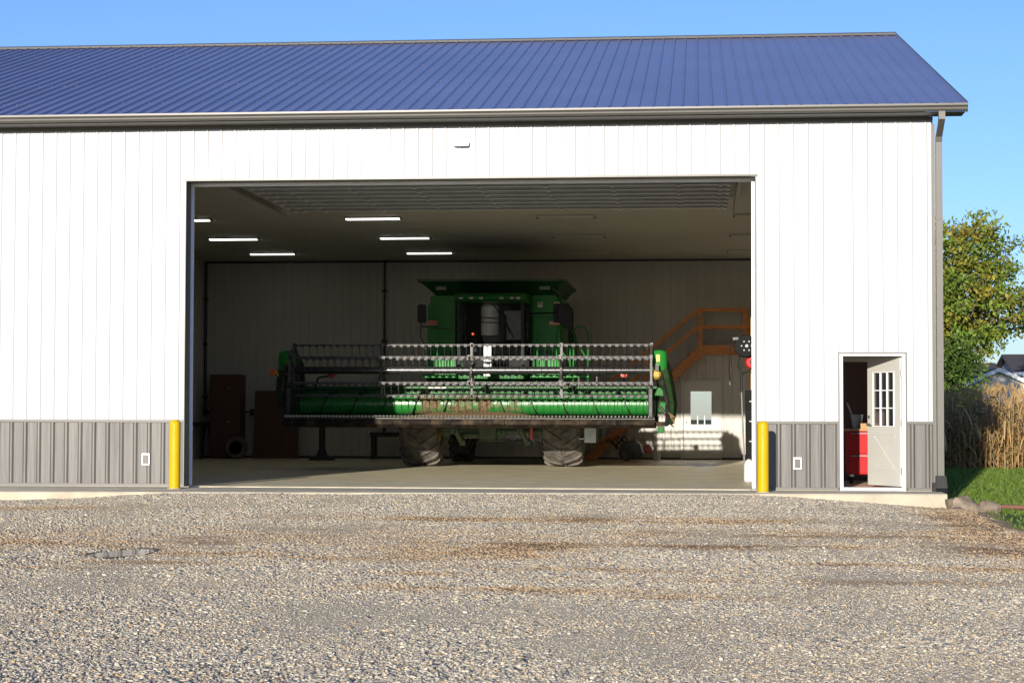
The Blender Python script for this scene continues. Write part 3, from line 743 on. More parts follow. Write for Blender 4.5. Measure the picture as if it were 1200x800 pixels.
MB().box(5.76,6.02,11.80,11.85,.55,1.0).build('step_guard','silver',lad,bevel=.008)
# feeder house and front details
f = MB(); f.prism([(12.6,1.35),(12.6,2.0),(11.3,1.72),(10.98,1.58),(10.98,.96),(11.5,.88)],'x',3.0,4.32); f.build('feeder_house','green',cmb,bevel=.02)
f = MB(); f.box(2.95,4.37,11.0,11.1,.86,.95); f.prism([(11.0,.75),(11.2,.75),(11.5,1.0),(11.4,1.2),(11.0,.95)],'x',2.93,2.985); f.prism([(11.0,.75),(11.2,.75),(11.5,1.0),(11.4,1.2),(11.0,.95)],'x',4.335,4.39); f.build('feeder_frame','dkgreen',cmb)
f = MB(); f.box(2.5,4.85,12.55,12.95,.72,1.1); f.lathe([(.0,0),(.30,.0),(.30,.14),(.2,.2),(0,.2)],(2.5,12.75,.95),'x',20); f.lathe([(.0,0),(.30,.0),(.30,-.14),(.2,-.2),(0,-.2)],(4.82,12.75,.95),'x',20); f.build('front_axle','dkgreen',cmb,bevel=.02)
f = MB(); f.box(3.42,3.80,11.9,12.4,.60,1.0); f.lathe([(.0,0),(.13,.0),(.13,.1),(.09,.12),(.09,.2),(0,.2)],(3.8,12.1,.78),'x',16); f.box(3.40,3.82,11.88,12.42,.57,.60); f.build('gearbox','dkgreen',cmb,bevel=.02)
for q,r_ in (([(2.9,12.1,.70),(3.42,12.1,.72)],.055),([(3.95,12.1,.8),(4.8,12.15,.8)],.045),([(2.5,12.2,.86),(3.0,12.1,.84)],.03)): MB().tube(q,r_).build('drive_shaft','dkgreen',cmb)
for x0,x1 in ((2.86,3.04),(4.30,4.50)):
    f = MB(); f.tube([(x0,11.2,1.05),(x1-.03,12.0,.58)],.055,10); f.tube([(x0-.02,11.0,1.2),(x0,11.25,1.03)],.03,8); f.lathe([(0,-.07),(.085,-.06),(.085,.06),(0,.07)],(x1,12.05,.56),'x',14); f.build('lift_cylinder','dkgreen',cmb,smooth=True)
f = MB()
for k in range(14):
    x = 2.6+k*.17; f.tube([(x,11.7+rnd.uniform(0,.6),1.08),(x+rnd.uniform(-.15,.15),12.0,.86+rnd.uniform(-.05,.1)),(x+rnd.uniform(.0,.4),12.2,.95)],.013,6)
f.build('hydraulic_hose','black',cmb)
f = MB(); f.box(4.56,4.62,11.85,11.9,.62,.95); f.build('red_pin','redplain',cmb)
f = MB(); f.box(2.6,4.8,12.98,13.38,.95,1.6); f.box(2.9,4.5,13.4,17.5,.62,.95); f.box(2.7,4.6,16.85,17.15,.5,.8); f.build('chassis','black',cmb)

# ------------------------------------------------------------------ grain header
hd = thing('grain_header', (3.48, 9.9, .9), 'wide green grain header with tined reel and muddy cutterbar on the combine', 'header')
RX0, RX1, RY, RZc, RR = -.33, 7.30, 9.9, 2.095, .535
tb = MB(); tb.tube([(RX0-.1,RY,RZc),(RX1+.1,RY,RZc)], .078, 18)
reel = tb.build('reel_tube','tube',hd,smooth=True)
for k in range(6):
    t = R(90+60*k); by, bz = RY-RR*math.cos(t), RZc+RR*math.sin(t)
    f = MB(); f.tube([(RX0,by,bz),(RX1,by,bz)], .021, 10)
    x = RX0+.06
    while x < RX1:
        x += .152
    bat = f.build('reel_bat','batmetal',hd)
    f = MB(); x = RX0+.06
    while x < RX1:
        f.box(x-.05,x+.02,by-.030,by+.024,bz-.040,bz+.016); x += .152
    tag(f.build('tine_clamps','tine',bat), kind='stuff')
    f = MB(); x = RX0+.06
    while x < RX1:
        j = rnd.gauss(0,.012)
        f.tube([(x,by-.02,bz-.03),(x+j*.4,by-.05,bz-.13),(x+j,by-.03,bz-.265)], .0075, 4, r1=.0045); x += .152
    tag(f.build('reel_tines','tine',bat,fix=False), kind='stuff')
for x in (RX0+.02, 1.58, 3.49, 5.39, RX1-.02):
    f = MB(); end = x < 0 or x > 7
    f.lathe([(.07,-.02),(.14,-.02),(.14,.02),(.07,.02)],(x,RY,RZc),'x',16)
    P6 = [(RY-RR*math.cos(R(90+60*k)), RZc+RR*math.sin(R(90+60*k))) for k in range(6)]
    for k in range(6):
        f.beam((x,RY,RZc),(x,P6[k][0],P6[k][1]),.035,.05,(1,0,0))
        q = P6[(k+1)%6]
        if end: f.beam((x,P6[k][0],P6[k][1]),(x,q[0],q[1]),.03,.045,(1,0,0))
        f.box(x-.03,x+.03,P6[k][0]-.03,P6[k][0]+.03,P6[k][1]-.045,P6[k][1]+.04)
    f.build('reel_spider','batmetal',hd)
for x in (RX0-.12, RX1+.10):      # reel arms
    f = MB(); f.beam((x,11.15,1.95),(x,RY-.35,RZc+.05),.07,.14); f.beam((x,11.1,1.5),(x,10.4,2.0),.05,.06); f.box(x-.07,x+.07,RY-.12,RY+.12,RZc-.12,RZc+.12)
    f.build('reel_arm','black',hd)
# back sheet, top beam, trough
f = MB()
f.prism([(11.08,1.08),(11.12,1.08),(11.14,1.74),(11.00,1.76),(11.00,1.72),(11.09,1.70)],'x',-.38,7.38)
f.build('back_sheet','green',hd)
f = MB(); f.box(-.4,7.4,11.141,11.30,1.60,1.78); f.box(-.4,7.4,11.125,11.3,.98,1.14)
for x in (-.2,1.2,2.6,4.4,5.8,7.2): f.box(x-.05,x+.05,11.145,11.25,1.141,1.599)
f.build('header_frame','dkgreen',hd)
MB().box(2.42,2.80,10.985,10.999,1.705,1.755).build('white_decal','whitep',hd)
# trough floor: green sheet, chaff lies on it
f = MB()
pr = [(9.12,1.05),(9.6,1.03),(10.1,1.03),(10.45,1.02),(10.8,1.05),(11.0,1.16),(11.075,1.3)]
f.prism(pr+[(y,z-.02) for y,z in pr[::-1]],'x',-.37,7.37); f.build('trough','green',hd)
tag(MB().loft([[(x,y,z) for y,z in ((9.2,1.052),(9.6,1.055+.06*h),(10.15,1.06+.16*h),(10.15,1.04),(9.2,1.04))] for x,h in ((1.85,.2),(2.2,.5),(2.8,1.),(3.3,.85),(3.9,1.05),(4.5,.8),(5.0,.3),(5.5,.12))]).build('chaff','chaff',hd), 'straw coloured chaff lying in the trough')
# auger
am, nt, b = new_mat('auger_paint'); N=nt.nodes; L=nt.links
tc=N.new('ShaderNodeTexCoord'); n1=N.new('ShaderNodeTexNoise'); n1.inputs['Scale'].default_value=3.2; n1.inputs['Detail'].default_value=9; n1.inputs['Roughness'].default_value=.7; L.new(tc.outputs['Object'],n1.inputs['Vector'])
sx=N.new('ShaderNodeSeparateXYZ'); L.new(tc.outputs['Object'],sx.inputs[0])
ab=N.new('ShaderNodeMath'); ab.operation='ABSOLUTE'; sh_=N.new('ShaderNodeMath'); sh_.operation='ADD'; sh_.inputs[1].default_value=.1; L.new(sx.outputs[0],sh_.inputs[0]); L.new(sh_.outputs[0],ab.inputs[0])
m1_=N.new('ShaderNodeMapRange'); m1_.inputs[1].default_value=1.0; m1_.inputs[2].default_value=1.7; m1_.inputs[3].default_value=.12; m1_.inputs[4].default_value=-.16; L.new(ab.outputs[0],m1_.inputs[0])
s2=N.new('ShaderNodeMath'); L.new(n1.outputs['Fac'],s2.inputs[0]); L.new(m1_.outputs[0],s2.inputs[1])
m2_=N.new('ShaderNodeMapRange'); m2_.inputs[1].default_value=.52; m2_.inputs[2].default_value=.68; L.new(s2.outputs[0],m2_.inputs[0])
mx=N.new('ShaderNodeMix'); mx.data_type='RGBA'; mx.inputs[6].default_value=(.02,.175,.03,1); L.new(m2_.outputs[0],mx.inputs[0])
n4=N.new('ShaderNodeTexNoise'); n4.inputs['Scale'].default_value=18; n4.inputs['Detail'].default_value=6; L.new(tc.outputs['Object'],n4.inputs['Vector'])
r4=N.new('ShaderNodeValToRGB'); r4.color_ramp.elements[0].position=.35; r4.color_ramp.elements[0].color=(.075,.045,.022,1); r4.color_ramp.elements[1].position=.7; r4.color_ramp.elements[1].color=(.20,.135,.065,1); L.new(n4.outputs['Fac'],r4.inputs[0]); L.new(r4.outputs[0],mx.inputs[7])
L.new(mx.outputs[2],b.inputs['Base Color'])
rr=N.new('ShaderNodeMapRange'); rr.inputs[3].default_value=.3; rr.inputs[4].default_value=.85; L.new(m2_.outputs[0],rr.inputs[0]); L.new(rr.outputs[0],b.inputs['Roughness'])
AY, AZ, AR = 10.52, 1.385, .225
f = MB(); f.tube([(-.34,AY,AZ),(7.34,AY,AZ)], AR, 32); aug = f.build('auger',am,hd,smooth=True)
def flight(x0,x1,sgn,ph):
    f = MB(); n = int(abs(x1-x0)/.66*28); vs=[]; fs=[]
    for i in range(n+1):
        x = x0+(x1-x0)*i/n; t = sgn*2*math.pi*(x-x0)/.66+ph
        for r_,o in ((AR-.005,-.006),(AR+.085,-.004),(AR+.085,.004),(AR-.005,.006)): vs.append((x+o,AY-math.cos(t)*r_,AZ+math.sin(t)*r_))
    for i in range(n):
        for j in range(4): fs.append((i*4+j,i*4+(j+1)%4,i*4+4+(j+1)%4,i*4+4+j))
    f.add(vs,fs); f.build('auger_flight','black',aug)
flight(-.33,2.95,1,.6); flight(4.05,7.33,-1,.3)
f = MB()
for k in range(16):
    x = 3.0+k*.066; t = k*2.4; f.tube([(x,AY-math.cos(t)*.2,AZ+math.sin(t)*.2),(x,AY-math.cos(t)*.36,AZ+math.sin(t)*.36)],.009,6)
f.build('auger_fingers','steel',aug)
# cutterbar guards, sickle, skid band
f = MB(); x = -.30
while x < 7.3:
    f.loft([[(x-.022,9.14,1.10),(x+.022,9.14,1.10),(x+.022,9.14,1.145),(x-.022,9.14,1.145)],[(x-.014,9.02,1.11),(x+.014,9.02,1.11),(x+.014,9.02,1.145),(x-.014,9.02,1.145)],[(x-.003,8.93,1.12),(x+.003,8.93,1.12),(x+.003,8.93,1.127),(x-.003,8.93,1.127)]]); x += .0762
tag(f.build('knife_guards','whitep',hd,fix=False), kind='stuff')
f = MB(); f.box(-.36,7.36,9.105,9.19,1.072,1.094); f.build('cutterbar','black',hd)
f = MB(); x=-.37
for k in range(10):
    x0=-.37+k*.774; f.prism([(9.10,1.07),(9.06,1.03+rnd.uniform(-.01,.01)),(9.06,.96),(9.2,.90+rnd.uniform(-.015,.01)),(9.9,.885),(9.9,.93),(9.25,1.045)],'x',x0+.003,x0+.771)
f.build('skid_shoes','skid',hd,bevel=.008)
# end dividers: (centre x, inner half toward reel)
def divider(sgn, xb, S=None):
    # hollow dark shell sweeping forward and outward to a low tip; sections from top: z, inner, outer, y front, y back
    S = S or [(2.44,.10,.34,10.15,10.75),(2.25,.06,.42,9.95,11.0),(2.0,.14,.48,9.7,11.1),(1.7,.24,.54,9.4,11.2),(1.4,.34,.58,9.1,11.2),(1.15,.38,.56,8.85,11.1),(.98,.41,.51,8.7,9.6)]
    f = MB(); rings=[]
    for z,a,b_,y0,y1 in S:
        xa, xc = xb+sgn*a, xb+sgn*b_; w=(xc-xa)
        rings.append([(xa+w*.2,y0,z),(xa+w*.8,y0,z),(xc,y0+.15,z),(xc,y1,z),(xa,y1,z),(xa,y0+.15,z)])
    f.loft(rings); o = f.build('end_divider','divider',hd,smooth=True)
    # rounded upper hood
    f = MB(); rings=[]
    cx, cy = xb+sgn*.20, 9.95
    for z,r in ((2.075,.155),(2.09,.175),(2.25,.185),(2.40,.18),(2.47,.165),(2.505,.13),(2.52,.08)):
        rings.append([(cx+r*math.cos(2*math.pi*k/20)*1.05, cy+r*math.sin(2*math.pi*k/20), z) for k in range(20)])
    f.loft(rings); f.build('hood','green_clean',o,smooth=True)
    f = MB(); f.tube([(xb+sgn*((S[k][1]+S[k][2])/2-(.06 if sgn>0 else 0)),S[k][3]+.0,S[k][0]) for k in (2,3,4,5,6)],.05,8); f.build('divider_edge','black',o,smooth=True)
    MB().box(*(sorted((xb+sgn*.102,xb+sgn*(.40 if sgn>0 else .16)))),9.2,11.1,.93,1.02).build('end_skid','skid',o,bevel=.02); MB().box(*(sorted((xb+sgn*.0,xb+sgn*.1))),9.3,11.1,.95,1.72).build('end_plate','black',o,bevel=.02)
    return o
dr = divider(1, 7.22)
MB().box(7.375,7.455,9.745,9.775,2.27,2.42).build('yellow_marker','yel_decal',dr,bevel=.003)
f = MB(); f.lathe([(0,-.05),(.06,-.05),(.10,0),(.085,.06),(0,.065)],(7.38,9.62,2.0),'y',14); f.build('hub_cap','rim',dr,smooth=True)
MB().prism([(7.34,1.56),(7.60,1.54),(7.50,1.72),(7.42,1.74)],'y',9.3,9.5).build('gusset','green',dr,bevel=.02)
MB().prism([(7.42,1.22),(7.60,1.20),(7.62,1.42),(7.46,1.45)],'y',9.05,9.35).build('gear_cover','green',dr,bevel=.035)
MB().box(7.42,7.56,9.05,9.3,.80,.925).build('divider_bracket','green',dr,bevel=.02)
MB().tube([(7.47,8.98,1.33),(7.64,8.9,1.12)],.03,8).build('knife_drive','black',dr)
f = MB()
for k in range(6): f.tube([(7.66+rnd.uniform(-.04,.04),8.85,1.2-k*.03),(7.74+rnd.uniform(-.03,.03),8.8,1.12-k*.04)],.018,6)
f.build('chain_links','chaff',dr)
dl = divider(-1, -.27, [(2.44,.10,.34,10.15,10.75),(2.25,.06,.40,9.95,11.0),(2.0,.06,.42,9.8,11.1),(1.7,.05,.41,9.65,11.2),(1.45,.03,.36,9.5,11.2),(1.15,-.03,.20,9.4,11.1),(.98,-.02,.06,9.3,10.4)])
f = MB(); f.box(-.80,-.68,9.75,9.9,1.98,2.12); l=f.build('marker_lamp','orange',dl,bevel=.01)
MB().beam((-.72,9.78,2.12),(-.62,9.78,1.98),.05,.03).build('yellow_marker','yel_decal',dl)
f = MB(); f.lathe([(0,-.05),(.07,-.04),(.075,.04),(0,.05)],(.30,10.9,2.02),'y',16); f.build('tail_lamp','redplain',hd,smooth=True)
f = MB(); f.tube([(-.1,11.0,1.7),(.0,10.95,1.96),(.25,10.93,2.0)],.025); f.build('lamp_bracket','black',hd)
f = MB(); f.lathe([(0,-.05),(.07,-.04),(.075,.04),(0,.05)],(6.66,11.0,2.02),'y',16); f.build('tail_lamp','redplain',hd,smooth=True)
f = MB(); f.tube([(6.66,11.05,2.0),(6.66,11.15,1.75)],.02); f.build('lamp_bracket','black',hd)

# ------------------------------------------------------------------ inside the shed
stairs = thing('wooden_staircase', (7,19.4,0), 'orange brown lumber staircase with railings climbing the back wall to a landing', 'staircase')
ya, yb = 19.0, 19.86
f = MB()
def stringer(mb, y):
    mb.prism([(5.26,.0),(5.62,.0),(8.29,2.66),(8.29,2.94)], 'y', y-.02, y+.02)
for y in (ya+.02, yb-.02):
    f = MB(); stringer(f, y); f.build('stringer','wood',stairs)
for k in range(13):
    x = 5.62+k*.205; z = .17+k*.215
    MB().box(x-.10,x+.16,ya+.041,yb-.041,z-.02,z+.02).build('tread','wood',stairs)
f = MB(); f.box(8.33,9.62,ya,ya+.04,2.73,2.95); f.box(8.33,9.62,yb-.04,yb,2.73,2.95); f.box(8.29,8.329,ya,yb,2.73,2.95); f.box(8.33,9.62,ya+.041,yb-.041,2.90,2.955); f.build('landing','wood',stairs)
for x,z0 in ((8.31,2.60),(9.45,2.74),(6.9,1.25)):
    MB().box(x-.05,x+.05,ya-.045,ya-.002,z0,3.87 if x>8 else 2.62).build('post','wood',stairs)
for x in (9.45,):
    MB().box(x-.04,x+.04,19.79-.0,19.84,2.956,3.87).build('post','wood',stairs)
f = MB(); f.box(8.26,9.50,ya-.055,ya-.046+.03,3.80,3.871+.03) ; f.box(8.36,9.40,ya-.04,ya-.004,3.36,3.46); f.box(9.502,9.54,ya,yb,3.8,3.9); f.box(9.502,9.54,ya,yb,3.36,3.46); f.build('landing_rail','wood',stairs)
for z0 in (0,-.44):
    f = MB(); f.beam((8.26,ya-.02,3.86+z0),(5.75,ya-.02,3.86+z0-2.51*.82),.038,.095,(0,0,1)); f.build('stair_rail','wood',stairs)

# tall cabinets, bench etc. on the dark left side
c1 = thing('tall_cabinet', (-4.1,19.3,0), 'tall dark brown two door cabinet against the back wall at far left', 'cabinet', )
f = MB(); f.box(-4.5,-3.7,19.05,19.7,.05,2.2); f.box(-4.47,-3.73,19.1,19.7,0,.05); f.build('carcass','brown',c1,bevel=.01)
for z0,z1 in ((.08,1.22),(1.24,2.17)):
    d = MB().box(-4.48,-3.72,19.028,19.048,z0,z1).build('door','brown',c1,bevel=.004)
    MB().box(-4.02,-3.96,19.0,19.027,(z0+.86 if z0<1 else z0+.58),(z0+.9 if z0<1 else z0+.61)).build('handle','steel',d)
c2 = thing('leaning_board', (-2.8,19.3,0), 'low brown wooden panel leaning on the back wall behind the left end of the header', 'panel')
f = MB(); f.prism([(-3.42,0),(-2.22,0),(-2.22,1.78),(-3.36,1.78)],'y',19.35,19.42); f.build('sheet','brown',c2)
MB().box(-3.3,-2.3,19.31,19.349,.25,.34).build('batten','brown',c2); MB().box(-3.3,-2.3,19.31,19.349,1.4,1.48).build('batten','brown',c2)
sp = thing('spare_tyre', (-3.75,18.8,0), 'small black tyre standing on the floor between the brown cabinet and the brown panel', 'tyre')
f = MB(); f.lathe([(.17,-.1),(.25,-.12),(.29,-.06),(.29,.06),(.25,.12),(.17,.1),(.17,-.1)],(-3.72,18.8,.29),'y',28); f.build('tread','rubber',sp,smooth=True)
MB().lathe([(.0,-.04),(.08,-.05),(.169,-.09),(.169,.09),(.08,.05),(0,.04)],(-3.72,18.8,.29),'y',24).build('rim','grey',sp,smooth=True)
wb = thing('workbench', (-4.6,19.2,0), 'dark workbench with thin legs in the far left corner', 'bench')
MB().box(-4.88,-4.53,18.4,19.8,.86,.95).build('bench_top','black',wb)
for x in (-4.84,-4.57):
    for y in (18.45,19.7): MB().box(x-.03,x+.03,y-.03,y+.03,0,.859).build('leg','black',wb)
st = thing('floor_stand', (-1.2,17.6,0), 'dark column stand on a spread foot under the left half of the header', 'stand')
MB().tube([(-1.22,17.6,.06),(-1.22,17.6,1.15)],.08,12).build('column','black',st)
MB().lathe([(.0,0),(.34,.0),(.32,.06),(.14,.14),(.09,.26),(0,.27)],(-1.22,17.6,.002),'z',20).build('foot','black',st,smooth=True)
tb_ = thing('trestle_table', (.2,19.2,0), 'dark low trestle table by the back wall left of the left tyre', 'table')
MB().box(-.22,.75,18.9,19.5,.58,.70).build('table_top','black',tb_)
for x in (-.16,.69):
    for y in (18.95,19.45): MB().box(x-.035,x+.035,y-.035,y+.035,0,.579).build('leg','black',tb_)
# small red-engined machine by the stairs
tl = thing('shop_machine', (6.6,18.5,0), 'black machine with round red cap and bent handles by the stair foot', 'machine')
f = MB(); f.loft([[(x,y,z) for x,y in ((6.3-k,18.3),(6.8+k,18.3),(6.85+k,18.8),(6.3-k,18.8))] for k,z in ((0,.08),(.05,.2),(-.02,.42),(-.12,.5))]); f.build('engine','black',tl,bevel=.02)
f = MB(); f.lathe([(0,-.1),(.08,-.1),(.11,-.04),(.11,.04),(0,.05)],(6.98,18.35,.30),'y',20); f.build('red_cap','redplain',tl,smooth=True)
f = MB()
for k in range(12):
    x=6.2+k*.05; f.tube([(x,18.4,.3),(x-.15+rnd.uniform(-.2,.1),18.4,.5+rnd.uniform(0,.15)),(x-.3+rnd.uniform(-.2,.2),18.45,.42+rnd.uniform(-.2,.2))],.014,6)
f.build('handles','black',tl)
for y in (18.3,18.75): MB().lathe([(0,-.03),(.14,-.03),(.14,.03),(0,.03)],(6.45,y,.14),'y',18).build('wheel','rubber',tl)
sb = thing('door_stop_block', (9.45,19.6,0), 'small black block on the floor just right of the inner door', 'block')
f = MB(); f.loft([[(9.36,19.5,0),(9.56,19.5,0),(9.56,19.7,0),(9.36,19.7,0)],[(9.37,19.5,.13),(9.55,19.5,.13),(9.55,19.7,.15),(9.37,19.7,.15)]]); f.build('block','blackp',sb,bevel=.01)
pl = thing('paint_pail', (7.2,19.1,0), 'small whitish pail on the floor against the sunlit back wall', 'pail')
f = MB(); f.lathe([(0,0),(.09,0),(.11,.20),(.115,.21),(.10,.205),(.085,.02),(0,.02)],(7.2,19.1,.003),'z',20); f.build('pail','whitep',pl,smooth=True)
# right jamb: plank, hose reel, red reel, tool cabinet
pk = thing('upright_plank', (9.3,5.2,0), 'tall tan plank standing just inside the right edge of the big opening', 'plank')
f = MB(); f.box(9.20,9.42,5.1,5.14,1.52,2.95); f.build('plank','ply',pk)
f = MB(); f.box(9.30,9.40,5.141,5.24,0,3.0); f.build('post','ply',pk)
hr = thing('hose_reel', (9.08,5,2.45), 'round black hose reel with a dangling hose mounted on the plank by the right jamb', 'hose reel')
f = MB(); f.lathe([(.0,-.10),(.19,-.10),(.205,-.08),(.205,-.05),(.13,-.04),(.13,.05),(.205,.06),(.205,.085),(0,.09)],(9.10,4.92,2.42),'y',32); f.build('drum','blackmat',hr,smooth=True)
f = MB()
for k in range(6):
    t=math.pi*k/3; f.lathe([(0,-.012),(.016,-.01),(.016,.0),(0,.0)],(9.12+.09*math.cos(t),4.815,2.42+.09*math.sin(t)),'y',8)
f.lathe([(0,-.03),(.03,-.03),(.03,0),(0,0)],(9.12,4.82,2.42),'y',12); f.build('bolts','grey',hr)
f = MB(); f.tube([(8.92,4.85,2.52),(8.86,4.85,2.50),(8.82,4.85,2.35),(8.80,4.85,1.95),(8.82,4.85,1.78)],.012,8); f.tube([(9.0,4.95,2.24),(8.96,4.95,2.05),(9.05,4.95,1.92),(9.2,4.95,1.98)],.012,8); f.build('hose','blackp',hr)
f = MB(); f.tube([(8.82,4.85,1.78),(8.825,4.85,1.70)],.016,8); f.lathe([(0,-.05),(.035,-.05),(.035,.05),(0,.05)],(8.92,4.85,2.55),'x',10); f.build('coupling','steel',hr)
f = MB(); f.box(9.1,9.30,5.0,5.09,2.30,2.54); f.build('bracket','black',hr)
rr_ = thing('cord_reel', (9.2,5,2.13), 'bright red cord reel hanging under the black hose reel', 'cord reel')
f = MB(); f.lathe([(0,-.06),(.10,-.06),(.125,-.03),(.125,.03),(.10,.06),(0,.06)],(9.22,5.0,2.13),'y',24); f.build('housing','red',rr_,smooth=True)
MB().lathe([(0,-.07),(.04,-.07),(.04,-.061),(0,-.061)],(9.22,5.0,2.13),'y',16).build('hub','blackp',rr_)
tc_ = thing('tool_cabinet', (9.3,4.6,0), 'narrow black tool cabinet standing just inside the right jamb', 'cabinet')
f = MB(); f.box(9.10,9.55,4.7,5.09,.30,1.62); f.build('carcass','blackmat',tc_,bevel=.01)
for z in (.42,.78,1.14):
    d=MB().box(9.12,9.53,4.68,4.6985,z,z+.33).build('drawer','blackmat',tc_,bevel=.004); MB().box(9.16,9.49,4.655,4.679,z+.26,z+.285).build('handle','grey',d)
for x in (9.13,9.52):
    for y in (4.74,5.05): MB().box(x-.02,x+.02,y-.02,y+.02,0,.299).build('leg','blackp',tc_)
jg = thing('white_jug', (9.1,3.6,0), 'white plastic jug on the floor against the right jamb', 'jug')
f = MB(); f.loft([[(9.13+k*math.cos(t)*1.0,3.8+k*math.sin(t),z) for t in [2*math.pi*i/16 for i in range(16)]] for k,z in ((.085,.003),(.09,.03),(.09,.28),(.06,.36),(.03,.39))]); f.build('jug','whitep',jg,smooth=True)
MB().lathe([(0,0),(.035,0),(.035,.035),(0,.035)],(9.13,3.8,.39),'z',14).build('lid','blackp',jg)
pp = thing('grey_pole', (9.0,5.3,0), 'thin grey pole with a black upper grip leaning by the black tool cabinet', 'pole')
MB().tube([(9.08,4.55,.01),(9.02,4.6,1.58)],.014).build('shaft','grey',pp)
MB().tube([(9.02,4.6,1.581),(9.01,4.62,2.05)],.022).build('grip','blackp',pp)
# inside the entry door: red tool chest, brown cabinet, odds and ends
ch = thing('red_tool_chest', (11.1,3.1,0), 'bright red roller tool chest with a wooden top just inside the entry door', 'tool chest')
CX, CY = .19, 1.6
f = MB(); f.box(10.58+CX,11.5+CX,1.25+CY,1.75+CY,.16,.90); f.build('carcass','red',ch,bevel=.01)
f = MB(); f.box(10.56+CX,11.52+CX,1.22+CY,1.77+CY,.901,.935); f.build('top','ply',ch)
for z0,z1 in ((.18,.50),(.52,.88)):
    for x0,x1 in ((10.60+CX,11.03+CX),(11.05+CX,11.48+CX)):
        d = MB().box(x0,x1,1.232+CY,1.2485+CY,z0,z1).build('drawer','red',ch,bevel=.004); MB().box(x0+.04,x1-.02,1.215+CY,1.231+CY,z1-.03,z1-.012).build('handle','grey',d)
for x in (10.66+CX,11.42+CX):
    for y in (1.33+CY,1.67+CY):
        MB().lathe([(0,-.02),(.06,-.02),(.06,.02),(0,.02)],(x,y,.062),'x',16).build('caster','blackp',ch)
        MB().box(x-.03,x+.03,y-.03,y+.03,.125,.159).build('caster_fork','steel',ch)
bc = thing('brown_shelf_unit', (10.9,4.6,0), 'tall dark brown shelf unit behind the red tool chest', 'shelf')
f = MB(); f.box(10.2,11.75,4.50,4.54,0,2.12); f.box(10.2,10.24,4.541,5.0,0,2.12); f.box(11.71,11.75,4.541,5.0,0,2.12); f.build('back_panel','brown',bc)
for z in (.4,1.0,1.6): MB().box(10.241,11.709,4.541,5.0,z,z+.03).build('shelf','brown',bc)
bx = thing('cardboard_box', (11.1,3.1,.935), 'low tan cardboard box on the top of the red tool chest', 'box')
f = MB(); f.box(11.0,11.3,2.95,3.2,.936,1.03); f.build('box','ply',bx,bevel=.004)
MB().box(11.13,11.17,2.948,3.202,1.0305,1.032).build('tape','whitep',bx)
bk = thing('white_scoop', (10.95,3.2,.935), 'pale grey plastic scoop with a slanting handle standing on the red tool chest', 'scoop')
f = MB(); f.loft([[(10.97+k*math.cos(t),3.3+k*math.sin(t),z) for t in [2*math.pi*i/14 for i in range(14)]] for k,z in ((.07,.9365),(.11,1.18))]); f.build('bowl','silver',bk,smooth=True)
MB().beam((10.89,3.3,1.16),(10.80,3.3,1.38),.04,.03).build('handle','silver',bk)

# ------------------------------------------------------------------ yard objects
def bollard(x, y, label):
    t = thing('bollard', (x,y,-.01), label, 'bollard', 'yellow bollards flanking the big opening')
    f = MB(); f.lathe([(.087,.0),(.087,1.02),(.08,1.05),(.055,1.075),(0,1.082)],(x,y,-.008),'z',32); f.build('sleeve','yellow',t,smooth=True)
    f = MB(); f.lathe([(.0,.0),(.115,.0),(.112,.008),(.0875,.009)],(x,y,-.0055),'z',32); f.build('collar','apron',t,smooth=True)
bollard(.075,-.80,'yellow bollard at the left edge of the big opening'); bollard(9.215,-.83,'yellow bollard at the right edge of the big opening, near the walk door')
def rock(x, y, z, r, seed, label):
    rs = random.Random(seed); f = MB(); n=14; m_=9
    prof=[]
    vs=[];fs=[]
    for i in range(m_+1):
        th=math.pi*i/m_
        for j in range(n):
            ph=2*math.pi*j/n; d=Vector((math.sin(th)*math.cos(ph),math.sin(th)*math.sin(ph),math.cos(th)))
            k=1+.38*noise.noise(d*1.3+Vector((seed,0,0)))+.16*noise.noise(d*3.1+Vector((0,seed,0)))
            vs.append((x+d.x*r*1.2*k,y+d.y*r*k,z+d.z*r*.75*k))
    for i in range(m_):
        for j in range(n): fs.append((i*n+j,i*n+(j+1)%n,(i+1)*n+(j+1)%n,(i+1)*n+j))
    f.add(vs,fs); o=f.build('rock','rock',None,smooth=True); tag(o,label,'rock','rocks by the downspout'); return o
rock(12.12,-1.25,-.17,.20,3,'largest tan fieldstone just below the downspout boot')
rock(12.52,-1.05,-.22,.15,8,'smaller grey fieldstone right of the largest stone by the downspout')
rock(11.98,-1.75,-.24,.10,15,'small fieldstone in front of the largest stone by the downspout')
f = MB(); f.tube([(12.2,-.5,-.20),(12.7,-.3,-.22),(13.3,-.45,-.23),(14.0,-.7,-.235),(14.7,-.62,-.24)],.035,8); tag(f.build('drain_hose','hose',None,smooth=True),'thin reddish hose lying on the soil from the shed corner to the lawn','hose')

